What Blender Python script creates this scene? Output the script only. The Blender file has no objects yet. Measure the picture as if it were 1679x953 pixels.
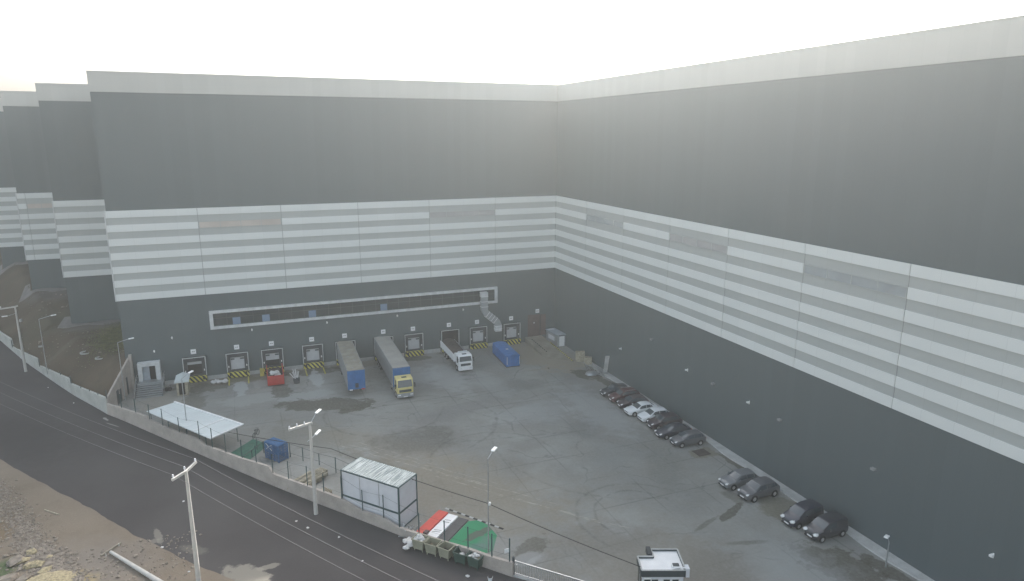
import bpy, math, random
from mathutils import Vector, Matrix
random.seed(7)
scn = bpy.context.scene
COL = scn.collection
R = math.radians
PI = math.pi

# ------------------------------------------------------------------ materials
def new_mat(name):
    m = bpy.data.materials.new(name); m.use_nodes = True
    return m, m.node_tree, m.node_tree.nodes['Principled BSDF']

def noise(nt, scale, detail=4, rough=.55, vec=None):
    n = nt.nodes.new('ShaderNodeTexNoise'); n.inputs['Scale'].default_value = scale
    n.inputs['Detail'].default_value = detail; n.inputs['Roughness'].default_value = rough
    if vec is None:
        g = nt.nodes.new('ShaderNodeNewGeometry'); vec = g.outputs['Position']
    nt.links.new(vec, n.inputs['Vector'])
    return n.outputs['Fac']

def maprange(nt, s, a, b, c=0., d=1., smooth=True):
    m = nt.nodes.new('ShaderNodeMapRange')
    if smooth: m.interpolation_type = 'SMOOTHSTEP'
    for i, v in zip(('From Min', 'From Max', 'To Min', 'To Max'), (a, b, c, d)): m.inputs[i].default_value = v
    nt.links.new(s, m.inputs['Value']); return m.outputs['Result']

def mixc(nt, fac, a, b):
    m = nt.nodes.new('ShaderNodeMix'); m.data_type = 'RGBA'
    for s, v in ((m.inputs[0], fac), (m.inputs[6], a), (m.inputs[7], b)):
        if isinstance(v, (int, float)): s.default_value = v
        elif isinstance(v, tuple): s.default_value = (*v, 1) if len(v) == 3 else v
        else: nt.links.new(v, s)
    return m.outputs[2]

def mth(nt, op, a, b=None, c=None):
    m = nt.nodes.new('ShaderNodeMath'); m.operation = op
    for s, v in zip(m.inputs, (a, b, c)):
        if v is None: continue
        if isinstance(v, (int, float)): s.default_value = v
        else: nt.links.new(v, s)
    return m.outputs[0]

def bump(nt, bs, h, strength=.2, dist=.02):
    b = nt.nodes.new('ShaderNodeBump'); b.inputs['Strength'].default_value = strength
    b.inputs['Distance'].default_value = dist
    nt.links.new(h, b.inputs['Height']); nt.links.new(b.outputs[0], bs.inputs['Normal'])

def mat(name, col, rough=.7, metal=0., var=.15, scale=1.5, spec=None, bmp=0., coat=0.):
    """plain material with slight tonal wear from two octaves of noise"""
    m, nt, bs = new_mat(name)
    f = noise(nt, scale, 5)
    f2 = noise(nt, scale * 9, 3)
    s = mth(nt, 'ADD', mth(nt, 'MULTIPLY', f, .7), mth(nt, 'MULTIPLY', f2, .3))
    v = maprange(nt, s, .3, .7, 0, 1)
    lo = tuple(max(0, c * (1 - var)) for c in col); hi = tuple(min(1, c * (1 + var)) for c in col)
    nt.links.new(mixc(nt, v, lo, hi), bs.inputs['Base Color'])
    bs.inputs['Roughness'].default_value = rough; bs.inputs['Metallic'].default_value = metal
    if spec is not None: bs.inputs['Specular IOR Level'].default_value = spec
    if coat: bs.inputs['Coat Weight'].default_value = coat; bs.inputs['Coat Roughness'].default_value = .05
    if bmp: bump(nt, bs, f2, bmp)
    return m

def xyz(nt):
    g = nt.nodes.new('ShaderNodeNewGeometry'); s = nt.nodes.new('ShaderNodeSeparateXYZ')
    nt.links.new(g.outputs['Position'], s.inputs[0]); return g.outputs['Position'], s.outputs

def blobs(nt, col, pos, items, nscale=.5):
    """worn / wet marks with a ragged shape of their own; items: x,y,rx,ry,rotdeg,colour,strength,soft"""
    nz = noise(nt, nscale, 6, .65, pos)
    for (x, y, rx, ry, rot, c, st, soft) in items:
        mp = nt.nodes.new('ShaderNodeMapping'); mp.vector_type = 'TEXTURE'
        mp.inputs['Location'].default_value = (x, y, 0); mp.inputs['Rotation'].default_value = (0, 0, R(rot))
        mp.inputs['Scale'].default_value = (rx, ry, 1000)
        nt.links.new(pos, mp.inputs['Vector'])
        ln = nt.nodes.new('ShaderNodeVectorMath'); ln.operation = 'LENGTH'; nt.links.new(mp.outputs[0], ln.inputs[0])
        d = mth(nt, 'ADD', ln.outputs['Value'], mth(nt, 'MULTIPLY', mth(nt, 'SUBTRACT', nz, .5), 2.2))
        f = maprange(nt, d, 1 - soft, 1 + soft, st, 0)
        col = mixc(nt, f, col, c)
    return col

def arcs(nt, col, pos, items, c=(.07, .07, .065)):
    """tyre tracks: x,y,r,width,strength, half-plane direction deg"""
    wob = mth(nt, 'MULTIPLY', mth(nt, 'SUBTRACT', noise(nt, .25, 3, .5, pos), .5), 1.2)
    brk = maprange(nt, noise(nt, .9, 4, .6, pos), .35, .6)
    for (x, y, r, w, st, ang) in items:
        v = nt.nodes.new('ShaderNodeVectorMath'); v.operation = 'SUBTRACT'; nt.links.new(pos, v.inputs[0]); v.inputs[1].default_value = (x, y, 0)
        ln = nt.nodes.new('ShaderNodeVectorMath'); ln.operation = 'LENGTH'; nt.links.new(v.outputs[0], ln.inputs[0])
        d = mth(nt, 'ABSOLUTE', mth(nt, 'ADD', mth(nt, 'SUBTRACT', ln.outputs['Value'], r), wob))
        f = maprange(nt, d, 0, w, st, 0)
        dt = nt.nodes.new('ShaderNodeVectorMath'); dt.operation = 'DOT_PRODUCT'; nt.links.new(v.outputs[0], dt.inputs[0])
        dt.inputs[1].default_value = (math.cos(R(ang)), math.sin(R(ang)), 0)
        f = mth(nt, 'MULTIPLY', f, maprange(nt, dt.outputs['Value'], -r * .3, r * .2))
        f = mth(nt, 'MULTIPLY', f, brk)
        col = mixc(nt, f, col, c)
    return col

def lines(nt, col, pos, items, c):
    """straight scuffs: x,y,dirdeg,halflength,width,strength"""
    wob = mth(nt, 'MULTIPLY', mth(nt, 'SUBTRACT', noise(nt, .35, 3, .5, pos), .5), .9)
    brk = maprange(nt, noise(nt, 1.1, 5, .6, pos), .4, .62)
    for (x, y, a, hl, w, st) in items:
        mp = nt.nodes.new('ShaderNodeMapping'); mp.vector_type = 'TEXTURE'
        mp.inputs['Location'].default_value = (x, y, 0); mp.inputs['Rotation'].default_value = (0, 0, R(a))
        nt.links.new(pos, mp.inputs['Vector'])
        sp = nt.nodes.new('ShaderNodeSeparateXYZ'); nt.links.new(mp.outputs[0], sp.inputs[0])
        d = mth(nt, 'ABSOLUTE', mth(nt, 'ADD', sp.outputs[1], wob))
        f = mth(nt, 'MULTIPLY', maprange(nt, d, 0, w, st, 0), maprange(nt, mth(nt, 'ABSOLUTE', sp.outputs[0]), hl * .7, hl, 1, 0))
        col = mixc(nt, mth(nt, 'MULTIPLY', f, brk), col, c)
    return col

def yard_material():
    m, nt, bs = new_mat('yard_concrete')
    pos, s = xyz(nt)
    big = maprange(nt, noise(nt, .055, 5, .6, pos), .35, .68)
    mid = maprange(nt, noise(nt, .33, 6, .62, pos), .3, .7)
    fine = noise(nt, 3.2, 5, .7, pos)
    col = mixc(nt, big, (.205, .212, .202), (.30, .308, .292))
    col = mixc(nt, mth(nt, 'MULTIPLY', mid, .45), col, (.20, .192, .165))
    # slab joints every 5.8 m with cracks wandering off
    wob = mth(nt, 'MULTIPLY', mth(nt, 'SUBTRACT', noise(nt, .6, 4, .5, pos), .5), .25)
    for ax, st in ((0, .38), (1, .46)):
        fr = mth(nt, 'FRACT', mth(nt, 'DIVIDE', mth(nt, 'ADD', s[ax], wob), 5.8))
        d = mth(nt, 'ABSOLUTE', mth(nt, 'SUBTRACT', fr, .5))
        f = mth(nt, 'MULTIPLY', maprange(nt, d, .003, .022, st, 0), maprange(nt, noise(nt, .12, 3, .5, pos), .42, .6, .15, 1))
        col = mixc(nt, f, col, (.075, .08, .078))
    vo = nt.nodes.new('ShaderNodeTexVoronoi'); vo.feature = 'DISTANCE_TO_EDGE'; vo.inputs['Scale'].default_value = .085
    add = nt.nodes.new('ShaderNodeVectorMath'); add.operation = 'ADD'
    nn = nt.nodes.new('ShaderNodeTexNoise'); nn.inputs['Scale'].default_value = .3; nt.links.new(pos, nn.inputs['Vector'])
    sc = nt.nodes.new('ShaderNodeVectorMath'); sc.operation = 'SCALE'; sc.inputs['Scale'].default_value = 4
    nt.links.new(nn.outputs['Color'], sc.inputs[0]); nt.links.new(pos, add.inputs[0]); nt.links.new(sc.outputs[0], add.inputs[1])
    nt.links.new(add.outputs[0], vo.inputs['Vector'])
    col = mixc(nt, mth(nt, 'MULTIPLY', maprange(nt, vo.outputs['Distance'], 0, .012, .6, 0), maprange(nt, noise(nt, .2, 3, .5, pos), .45, .6)), col, (.12, .125, .12))
    W = (.085, .08, .062); OIL = (.11, .105, .092); LT = (.40, .42, .43); DUST = (.27, .235, .175)
    col = blobs(nt, col, pos, [
        (-52, -1.6, 12, 1.9, 0, (.15, .135, .10), .75, .25), (-34, -1.5, 10, 1.4, 0, (.16, .15, .12), .6, .25), (-64.5, -7.5, 3.4, 3.4, 0, (.24, .22, .18), .6, .4),
        (-33, -47, 12, 4.5, -52, (.21, .185, .14), .6, .5), (-20, -66, 9, 6, -40, (.20, .18, .145), .55, .5), (-24, -60, 5, 3, 0, (.17, .165, .15), .4, .4), (-46, -27, 7, 3, -50, (.15, .145, .12), .5, .4),
        (-45.5, -12.5, 4.2, 1.8, 0, (.31, .325, .32), .7, .15), (-52.5, -11.0, 4.6, 2.0, 0, (.30, .31, .30), .6, .2), (-51.5, -4.9, 1.2, 1.6, 0, (.31, .31, .29), .6, .2), (-46.2, -4.4, 1.3, 1.7, 0, (.31, .31, .29), .6, .2),
        (-28, -10, 3, 4, 0, (.31, .325, .34), .55, .35), (-15.5, -20, 4, 2.4, 0, (.15, .16, .15), .5, .4), (-13, -37, 3.5, 2, 40, (.16, .17, .165), .5, .4), (-9.5, -50, 5, 2, 60, (.16, .165, .15), .45, .4), (-21, -49, 2, 4, 0, (.17, .175, .16), .4, .5),
        (-40.5, -36.5, 5, 1.0, -52, (.13, .125, .10), .5, .4), (-12.5, -61.2, 1.8, .25, 20, W, .5, .25), (-10.8, -65.2, 1.8, .35, -15, W, .5, .25), (-27.5, -26, 7, 1.8, 20, (.17, .17, .165), .45, .4),
        (-6, -9, 4.5, 8.5, 12, DUST, .75, .4), (-30, -44, 12, 4, -50, DUST, .25, .7), (-38, -33, 12, 2.6, -50, DUST, .3, .6),
        (-34.5, -33.0, 5.2, 3.4, -10, OIL, .6, .5), (-31.5, -31.0, 2.2, 1.6, 10, OIL, .5, .6),
        (-43, -17, 6.8, 2.3, -20, W, .82, .12), (-39.5, -19.5, 2.4, 1.1, 20, W, .8, .1),
        (-58.8, -3.4, 3.2, 2.3, 0, W, .75, .12), (-54.4, -1.6, 3.2, 1.2, 0, (.13, .12, .08), .8, .12),
        (-48.6, -9.4, 1.5, 2.6, 0, W, .7, .12), (-44.2, -2.2, 5.4, 1.5, 0, W, .7, .15), (-60.4, -8.4, 1.6, 3.2, 10, W, .6, .15),
        (-54.3, -5.6, 1.0, 3.0, 0, LT, .6, .12), (-43.3, -5.8, 1.0, 3.4, 0, LT, .65, .12), (-26.6, -1.8, 2.6, 1.1, 0, W, .75, .15),
        (-29.6, -2.2, 2.6, .9, 0, W, .7, .15), (-20.6, -.9, 2.6, .8, 0, W, .6, .2),
        (-3.2, -19.6, 2.2, 2.5, 20, W, .85, .12), (-2.2, -24.0, .9, 2.6, 10, W, .8, .1), (-3.2, -48.6, 1.7, 1.3, 0, (.16, .145, .11), .75, .15), (-1.6, -53.5, .5, 4.0, 0, W, .75, .1),
        (-3.6, -61.5, 2.4, 2.1, 0, (.15, .14, .10), .75, .2), (-8.8, -60.4, 1.9, .5, 25, W, .8, .12), (-6.6, -57.9, .8, 1.4, 0, W, .5, .25),
        (-5.4, -70.9, 2.4, 3.4, 30, W, .82, .1), (-8.0, -74.4, 1.2, 2.2, 0, W, .8, .1), (-2.4, -72.8, .9, 3.0, 10, W, .8, .1),
        (-30.2, -58.6, 2.4, 1.2, 30, W, .6, .12), (-31.0, -60.0, 1.6, .9, 0, LT, .4, .3), (-16, -68, 5, 3, 20, (.17, .16, .14), .4, .5),
        (-22, -39, 2.6, 1.4, 0, OIL, .25, .6), (-25.5, -44, 3, 1.5, 60, OIL, .2, .6), (-14, -45, 4, 2, 30, (.2, .215, .21), .4, .6), (-17, -30, 5, 3, 0, (.33, .345, .35), .5, .6),
        (-24.5, -12.5, 2.6, 6.5, 4, LT, .4, .4), (-19, -17, 2, 6, 8, LT, .25, .5), (-9, -32, 3, 9, 0, (.34, .355, .36), .5, .5), (-10, -71, 4, 5, 0, (.34, .36, .36), .45, .5)])
    col = arcs(nt, col, pos, [(-17.6, -57.4, 4.6, .26, .42, 110), (-17.6, -57.6, 6.4, .28, .34, 120),
                              (-32, -28, 9.5, .35, .35, 20), (-27, -41, 7.5, .3, .3, 90), (-36, -22, 8, .3, .4, 250), (-10, -40, 16, .3, .25, 180)])
    col = lines(nt, col, pos, [(-36, -27.5, 158, 15, .22, .5), (-40, -22, -38, 9, .2, .5), (-41, -21, -34, 10, .2, .5), (-24, -36, 170, 12, .3, .45), (-12, -42, -60, 10, .25, .35), (-28, -22, 5, 14, .2, .5), (-11, -22, 80, 12, .2, .3), (-22, -31, -55, 9, .3, .35)], (.10, .105, .10))
    col = lines(nt, col, pos, [(-37, -38, -50, 13, .12, .6), (-35.5, -38.5, -49, 12, .1, .5), (-30, -46, -50, 10, .1, .6), (-28, -50, -50, 12, .12, .5), (-24.5, -54, -47, 9, .1, .5), (-37.5, -35, -51, 7, .1, .5)], (.46, .45, .38))
    col = mixc(nt, mth(nt, 'MULTIPLY', maprange(nt, fine, .35, .75), .22), col, (.36, .36, .34))
    nt.links.new(col, bs.inputs['Base Color'])
    bs.inputs['Roughness'].default_value = .85; bs.inputs['Specular IOR Level'].default_value = .15
    bump(nt, bs, fine, .15, .02)
    return m

def road_material():
    m, nt, bs = new_mat('asphalt'); pos, s = xyz(nt)
    big = maprange(nt, noise(nt, .09, 4, .5, pos), .3, .7); fine = noise(nt, 6, 5, .7, pos)
    col = mixc(nt, big, (.055, .051, .052), (.072, .068, .068))
    col = mixc(nt, mth(nt, 'MULTIPLY', maprange(nt, fine, .4, .8), .3), col, (.09, .086, .082))
    D = (.24, .225, .19)
    col = blobs(nt, col, pos, [(-54.2, -53.0, 2.2, 1.1, -40, D, .8, .18), (-52.4, -52.6, .9, .4, 0, D, .7, .15), (-61.9, -43.6, .28, 1.6, 15, D, .55, .2), (-62.3, -44.6, .7, .4, 20, D, .5, .3),
        (-58.6, -47.4, 1.4, .5, -40, D, .3, .3), (-71.0, -11.2, .7, .2, -60, (.4, .4, .38), .6, .3), (-69.9, -13.6, 1.4, .1, -50, (.35, .35, .33), .5, .3),
        (-80, -14, 9, 5, -60, (.03, .029, .03), .35, .6)], 1.1)
    nt.links.new(col, bs.inputs['Base Color']); bs.inputs['Roughness'].default_value = .9; bs.inputs['Specular IOR Level'].default_value = .12
    bump(nt, bs, fine, .25, .02); return m

def earth_material(name, a, b, c, sc=.25, extra=()):
    m, nt, bs = new_mat(name); pos, s = xyz(nt)
    big = maprange(nt, noise(nt, sc, 6, .62, pos), .35, .65); mid = maprange(nt, noise(nt, sc * 4, 6, .7, pos), .4, .66); fine = noise(nt, 5, 6, .75, pos)
    col = mixc(nt, big, a, b); col = mixc(nt, mth(nt, 'MULTIPLY', mid, .55), col, c)
    if extra: col = blobs(nt, col, pos, extra)
    col = mixc(nt, mth(nt, 'MULTIPLY', maprange(nt, fine, .5, .8), .4), col, tuple(min(1, x * 1.7) for x in b))
    nt.links.new(col, bs.inputs['Base Color']); bs.inputs['Roughness'].default_value = .95; bs.inputs['Specular IOR Level'].default_value = .15
    bump(nt, bs, fine, .6, .06); return m

def cladding_material(name, col, seam=1.0, var=.05, axis='both'):
    """steel sandwich panels: faint vertical seams each metre, soft tonal change from panel to panel"""
    m, nt, bs = new_mat(name); pos, s = xyz(nt)
    t = mth(nt, 'ADD', s[0], s[1])
    cell = mth(nt, 'FLOOR', mth(nt, 'DIVIDE', t, seam))
    wn = nt.nodes.new('ShaderNodeTexWhiteNoise'); wn.noise_dimensions = '1D'; nt.links.new(cell, wn.inputs['W'])
    v = mth(nt, 'ADD', mth(nt, 'MULTIPLY', wn.outputs['Value'], .4), mth(nt, 'MULTIPLY', noise(nt, .12, 4, .5, pos), .6))
    c = mixc(nt, v, tuple(x * (1 - var) for x in col), tuple(min(1, x * (1 + var)) for x in col))
    fr = mth(nt, 'ABSOLUTE', mth(nt, 'SUBTRACT', mth(nt, 'FRACT', mth(nt, 'DIVIDE', t, seam)), .5))
    c = mixc(nt, maprange(nt, fr, .485, .5, 0, .22), c, tuple(x * .6 for x in col))
    nt.links.new(c, bs.inputs['Base Color']); bs.inputs['Roughness'].default_value = .55; bs.inputs['Specular IOR Level'].default_value = .35
    return m

def hazard_material():
    m, nt, bs = new_mat('hazard_stripes'); pos, s = xyz(nt)
    t = mth(nt, 'ADD', mth(nt, 'ADD', s[0], s[1]), mth(nt, 'MULTIPLY', s[2], .75))
    f = mth(nt, 'GREATER_THAN', mth(nt, 'FRACT', mth(nt, 'DIVIDE', t, .64)), .5)
    y = mixc(nt, maprange(nt, noise(nt, 2, 4, .6, pos), .35, .7), (.45, .41, .08), (.66, .60, .10))
    nt.links.new(mixc(nt, f, y, (.03, .03, .03)), bs.inputs['Base Color']); bs.inputs['Roughness'].default_value = .7
    return m

M = {}
M['yard'] = yard_material(); M['road'] = road_material(); M['hazard'] = hazard_material()
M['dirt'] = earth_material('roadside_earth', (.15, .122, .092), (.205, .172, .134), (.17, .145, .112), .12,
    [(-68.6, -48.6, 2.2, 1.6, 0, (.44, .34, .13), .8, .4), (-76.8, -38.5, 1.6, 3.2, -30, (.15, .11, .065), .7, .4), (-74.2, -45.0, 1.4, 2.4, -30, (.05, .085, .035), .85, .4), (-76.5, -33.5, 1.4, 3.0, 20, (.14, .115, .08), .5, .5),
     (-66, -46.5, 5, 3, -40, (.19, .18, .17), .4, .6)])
M['bank'] = earth_material('embankment_earth', (.062, .047, .032), (.10, .078, .055), (.05, .048, .032), .13,
    [(-71.5, 14, 3.0, 7, 15, (.12, .115, .05), .6, .5), (-73, 8, 4, .7, -30, (.15, .14, .11), .5, .4), (-76, 21, 5, 2, 10, (.14, .135, .13), .5, .5), (-86, 43, 5, 4, 0, (.15, .14, .135), .5, .5),
     (-84, 28, 6, 5, 0, (.06, .062, .04), .5, .6), (-79, 14, 6, .8, 20, (.13, .12, .1), .3, .5)])
M['dark_clad'] = cladding_material('dark_cladding', (.092, .115, .121), 1.1, .06)
M['white_clad'] = cladding_material('white_cladding', (.66, .69, .675), 2.9, .03)
M['grey_clad'] = cladding_material('grey_cladding', (.385, .41, .40), 2.9, .04)
M['parapet'] = cladding_material('parapet_cladding', (.43, .435, .41), 1.1, .06, .04)
M['joint'] = mat('joint_dark', (.24, .25, .25))
M['roof'] = mat('roof_membrane', (.45, .45, .44), .8)
M['frame'] = mat('white_metal_frame', (.55, .57, .57), .5)
M['galv'] = mat('galvanised_steel', (.42, .44, .45), .38, .6, .12, 3)
M['duct'] = mat('duct_sheet', (.33, .35, .36), .5, .3, .1, 2)
M['steel_dark'] = mat('dark_painted_steel', (.04, .055, .06), .5)
M['teal_steel'] = mat('teal_painted_steel', (.03, .07, .075), .5)
M['rubber'] = mat('black_rubber', (.02, .02, .021), .8)
M['shelter'] = mat('dock_shelter_fabric', (.05, .055, .06), .85, bmp=.2)
M['door_grey'] = mat('dock_door_grey', (.46, .475, .49), .6, var=.08)
M['lightgrey'] = mat('light_grey_door', (.33, .37, .41), .6)
M['brown_dark'] = mat('dark_interior', (.02, .018, .017), .95)
M['redbrown'] = mat('red_brown_door', (.10, .07, .068), .7)
M['wallc'] = mat('boundary_concrete_pink', (.37, .335, .30), .9, var=.16, scale=.6, bmp=.3)
M['wallg'] = mat('boundary_concrete_grey', (.42, .43, .40), .9, var=.14, scale=.6, bmp=.3)
M['kerb'] = mat('pale_concrete', (.40, .41, .40), .9, var=.18, scale=.8, bmp=.3)
M['kerb_dk'] = mat('dusty_apron_concrete', (.15, .145, .135), .95, var=.2, scale=.8)
M['pole'] = mat('pole_concrete', (.47, .46, .43), .8, var=.1, scale=2)
M['lampwhite'] = mat('lamp_head_white', (.82, .83, .82), .35, var=.03)
M['white'] = mat('white_paint', (.78, .79, .79), .45, var=.05)
M['whitepanel'] = mat('white_wall_panel', (.60, .62, .65), .5, var=.05)
M['ltblue'] = mat('canopy_sheet', (.56, .61, .61), .55, var=.07, scale=.7)
M['blue'] = mat('blue_paint', (.03, .15, .40), .5, var=.2)
M['bluedk'] = mat('blue_curtain', (.03, .14, .36), .55, var=.15)
M['bluecage'] = mat('blue_cage_steel', (.035, .12, .27), .6, var=.2)
M['greytarp'] = mat('grey_trailer_side', (.235, .25, .26), .6, var=.12)
M['tarproof'] = mat('dusty_trailer_roof', (.26, .245, .20), .85, var=.25, scale=.7)
M['tarproof2'] = mat('grey_trailer_roof', (.31, .305, .28), .85, var=.12, scale=.5)
M['yellow'] = mat('yellow_cab_paint', (.62, .54, .22), .4, var=.08)
M['yellowp'] = mat('yellow_guard_paint', (.42, .38, .08), .7, var=.25)
M['red'] = mat('red_paint', (.48, .045, .035), .55, var=.12)
M['redslab'] = mat('red_slab_paint', (.55, .07, .05), .6, var=.1)
M['black'] = mat('black_slab_paint', (.055, .058, .062), .6)
M['green'] = mat('green_floor_paint', (.03, .19, .09), .85, var=.25, scale=.8)
M['greendk'] = mat('dark_green_mat', (.035, .12, .085), .85, var=.2)
M['wood'] = mat('weathered_timber', (.34, .31, .235), .9, var=.3, scale=3)
M['olive'] = mat('olive_bin_paint', (.27, .27, .20), .7, var=.12)
M['darkgreen'] = mat('dark_green_bin_paint', (.035, .075, .06), .6, var=.15)
M['trash'] = mat('litter_white', (.52, .52, .51), .7, var=.2, scale=4)
M['rock'] = mat('limestone_rubble', (.21, .182, .15), .95, var=.35, scale=2, bmp=.5)
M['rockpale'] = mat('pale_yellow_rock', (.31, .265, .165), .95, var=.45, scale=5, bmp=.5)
M['tyre'] = mat('tyre_rubber', (.02, .02, .02), .85)
M['rim'] = mat('alloy_rim', (.45, .45, .45), .35, .5)
M['chassis'] = mat('truck_chassis', (.045, .045, .045), .7)
M['silverbump'] = mat('grey_truck_bumper', (.27, .28, .29), .5)
M['load'] = mat('dark_brown_load', (.06, .05, .045), .95, var=.3, bmp=.4)
M['plate'] = mat('number_plate', (.75, .75, .75), .5, var=.02)
M['bluepanel'] = mat('blue_window_panel', (.15, .22, .32), .5, var=.1)
M['brick'] = mat('wire_black', (.02, .02, .02), .7)
M['wiregrey'] = mat('aluminium_wire', (.16, .16, .17), .5, .3)
def glass(name, col, rough=.12):
    m, nt, bs = new_mat(name); bs.inputs['Base Color'].default_value = (*col, 1); bs.inputs['Roughness'].default_value = rough
    bs.inputs['Specular IOR Level'].default_value = .8
    f = noise(nt, .3, 3); nt.links.new(mixc(nt, maprange(nt, f, .3, .7), tuple(c * .93 for c in col), tuple(c * 1.07 for c in col)), bs.inputs['Base Color']); return m
M['glass'] = glass('dark_window_glass', (.02, .032, .035), .2); M['carglass'] = glass('car_glass', (.06, .075, .085), .06)
M['ribbonglass'] = glass('pale_ribbon_glass', (.36, .36, .36), .25); M['ribbonwarm'] = glass('warm_ribbon_glass', (.46, .42, .38), .4)  # ribbon panes: what the glass reflects is put into their base colours
M['ribboncool'] = glass('grey_ribbon_glass', (.33, .36, .37), .25); M['headlight'] = glass('headlight_lens', (.75, .76, .76), .15)
def paint(name, col): return mat(name, col, .3, 0, .04, 1, coat=.7)
M['c_white'] = paint('white_car_paint', (.74, .76, .77)); M['c_black'] = paint('black_car_paint', (.03, .033, .042))
M['c_maroon'] = paint('maroon_car_paint', (.085, .028, .03)); M['c_dark'] = paint('dark_purple_car_paint', (.045, .033, .042))
M['c_graphite'] = paint('graphite_car_paint', (.095, .10, .11)); M['c_silver'] = paint('silver_car_paint', (.15, .16, .17)); M['c_navy'] = paint('navy_car_paint', (.028, .033, .05))

# ------------------------------------------------------------------ mesh building
class MB:
    def __init__(s): s.v, s.f, s.m = [], [], []
    def add(s, vs, fs, mi=0):
        o = len(s.v); s.v += [tuple(p) for p in vs]
        for f in fs: s.f.append(tuple(i + o for i in f)); s.m.append(mi)
        return s
    def box(s, x0, x1, y0, y1, z0, z1, mi=0, rz=0, about=None):
        vs = [(x, y, z) for z in (z0, z1) for x, y in ((x0, y0), (x1, y0), (x1, y1), (x0, y1))]
        if rz:
            ax, ay = about or ((x0 + x1) / 2, (y0 + y1) / 2); c, n = math.cos(rz), math.sin(rz)
            vs = [(ax + (x - ax) * c - (y - ay) * n, ay + (x - ax) * n + (y - ay) * c, z) for x, y, z in vs]
        return s.add(vs, [(0, 3, 2, 1), (4, 5, 6, 7), (0, 1, 5, 4), (1, 2, 6, 5), (2, 3, 7, 6), (3, 0, 4, 7)], mi)
    def tube(s, p0, p1, r0, r1=None, n=8, mi=0):
        r1 = r0 if r1 is None else r1; p0, p1 = Vector(p0), Vector(p1); d = (p1 - p0).normalized()
        a = d.orthogonal().normalized(); b = d.cross(a)
        vs = [p + (a * math.cos(2 * PI * i / n) + b * math.sin(2 * PI * i / n)) * r for p, r in ((p0, r0), (p1, r1)) for i in range(n)]
        fs = [(i, (i + 1) % n, n + (i + 1) % n, n + i) for i in range(n)] + [tuple(reversed(range(n))), tuple(range(n, 2 * n))]
        return s.add(vs, fs, mi)
    def bar(s, p0, p1, w, h, mi=0, up=(0, 0, 1)):
        p0, p1 = Vector(p0), Vector(p1); d = (p1 - p0).normalized(); u = Vector(up)
        if abs(d.dot(u)) > .98: u = Vector((1, 0, 0))
        a = d.cross(u).normalized() * w / 2; b = a.cross(d).normalized() * h / 2
        vs = [p + x * a + y * b for p in (p0, p1) for x, y in ((-1, -1), (1, -1), (1, 1), (-1, 1))]
        return s.add(vs, [(0, 1, 2, 3), (7, 6, 5, 4), (0, 4, 5, 1), (1, 5, 6, 2), (2, 6, 7, 3), (3, 7, 4, 0)], mi)
    def path(s, pts, r, n=6, mi=0):
        for a, b in zip(pts, pts[1:]): s.tube(a, b, r, r, n, mi)
        return s
    def prism(s, poly, z0, z1, mi=0):
        n = len(poly); vs = [(x, y, z0) for x, y in poly] + [(x, y, z1) for x, y in poly]
        return s.add(vs, [tuple(reversed(range(n))), tuple(range(n, 2 * n))] + [(i, (i + 1) % n, n + (i + 1) % n, n + i) for i in range(n)], mi)
    def rock(s, c, r, mi=0, flat=.7, seed=None):
        rn = random.Random(seed if seed is not None else random.random())
        t = (1 + 5 ** .5) / 2
        vs = [(-1, t, 0), (1, t, 0), (-1, -t, 0), (1, -t, 0), (0, -1, t), (0, 1, t), (0, -1, -t), (0, 1, -t), (t, 0, -1), (t, 0, 1), (-t, 0, -1), (-t, 0, 1)]
        fs = [(0, 11, 5), (0, 5, 1), (0, 1, 7), (0, 7, 10), (0, 10, 11), (1, 5, 9), (5, 11, 4), (11, 10, 2), (10, 7, 6), (7, 1, 8), (3, 9, 4), (3, 4, 2), (3, 2, 6), (3, 6, 8), (3, 8, 9), (4, 9, 5), (2, 4, 11), (6, 2, 10), (8, 6, 7), (9, 8, 1)]
        sx, sy = rn.uniform(.7, 1.4), rn.uniform(.7, 1.4); a = rn.uniform(0, PI)
        out = []
        for v in vs:
            k = rn.uniform(.6, 1.15) * r / 1.9; x, y, z = v[0] * k * sx, v[1] * k * sy, v[2] * k * flat
            out.append((c[0] + x * math.cos(a) - y * math.sin(a), c[1] + x * math.sin(a) + y * math.cos(a), c[2] + z))
        return s.add(out, fs, mi)
    def build(s, name, mats, parent=None, smooth=False, bevel=0):
        me = bpy.data.meshes.new(name); me.from_pydata(s.v, [], s.f)
        for m in (mats if isinstance(mats, (list, tuple)) else [mats]): me.materials.append(M[m] if isinstance(m, str) else m)
        me.polygons.foreach_set('material_index', s.m)
        if smooth: me.polygons.foreach_set('use_smooth', [True] * len(s.f))
        me.update(); o = bpy.data.objects.new(name, me); COL.objects.link(o)
        if parent is not None: o.parent = parent
        if bevel:
            b = o.modifiers.new('bevel', 'BEVEL'); b.width = bevel; b.segments = 2; b.limit_method = 'ANGLE'
        return o

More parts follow.
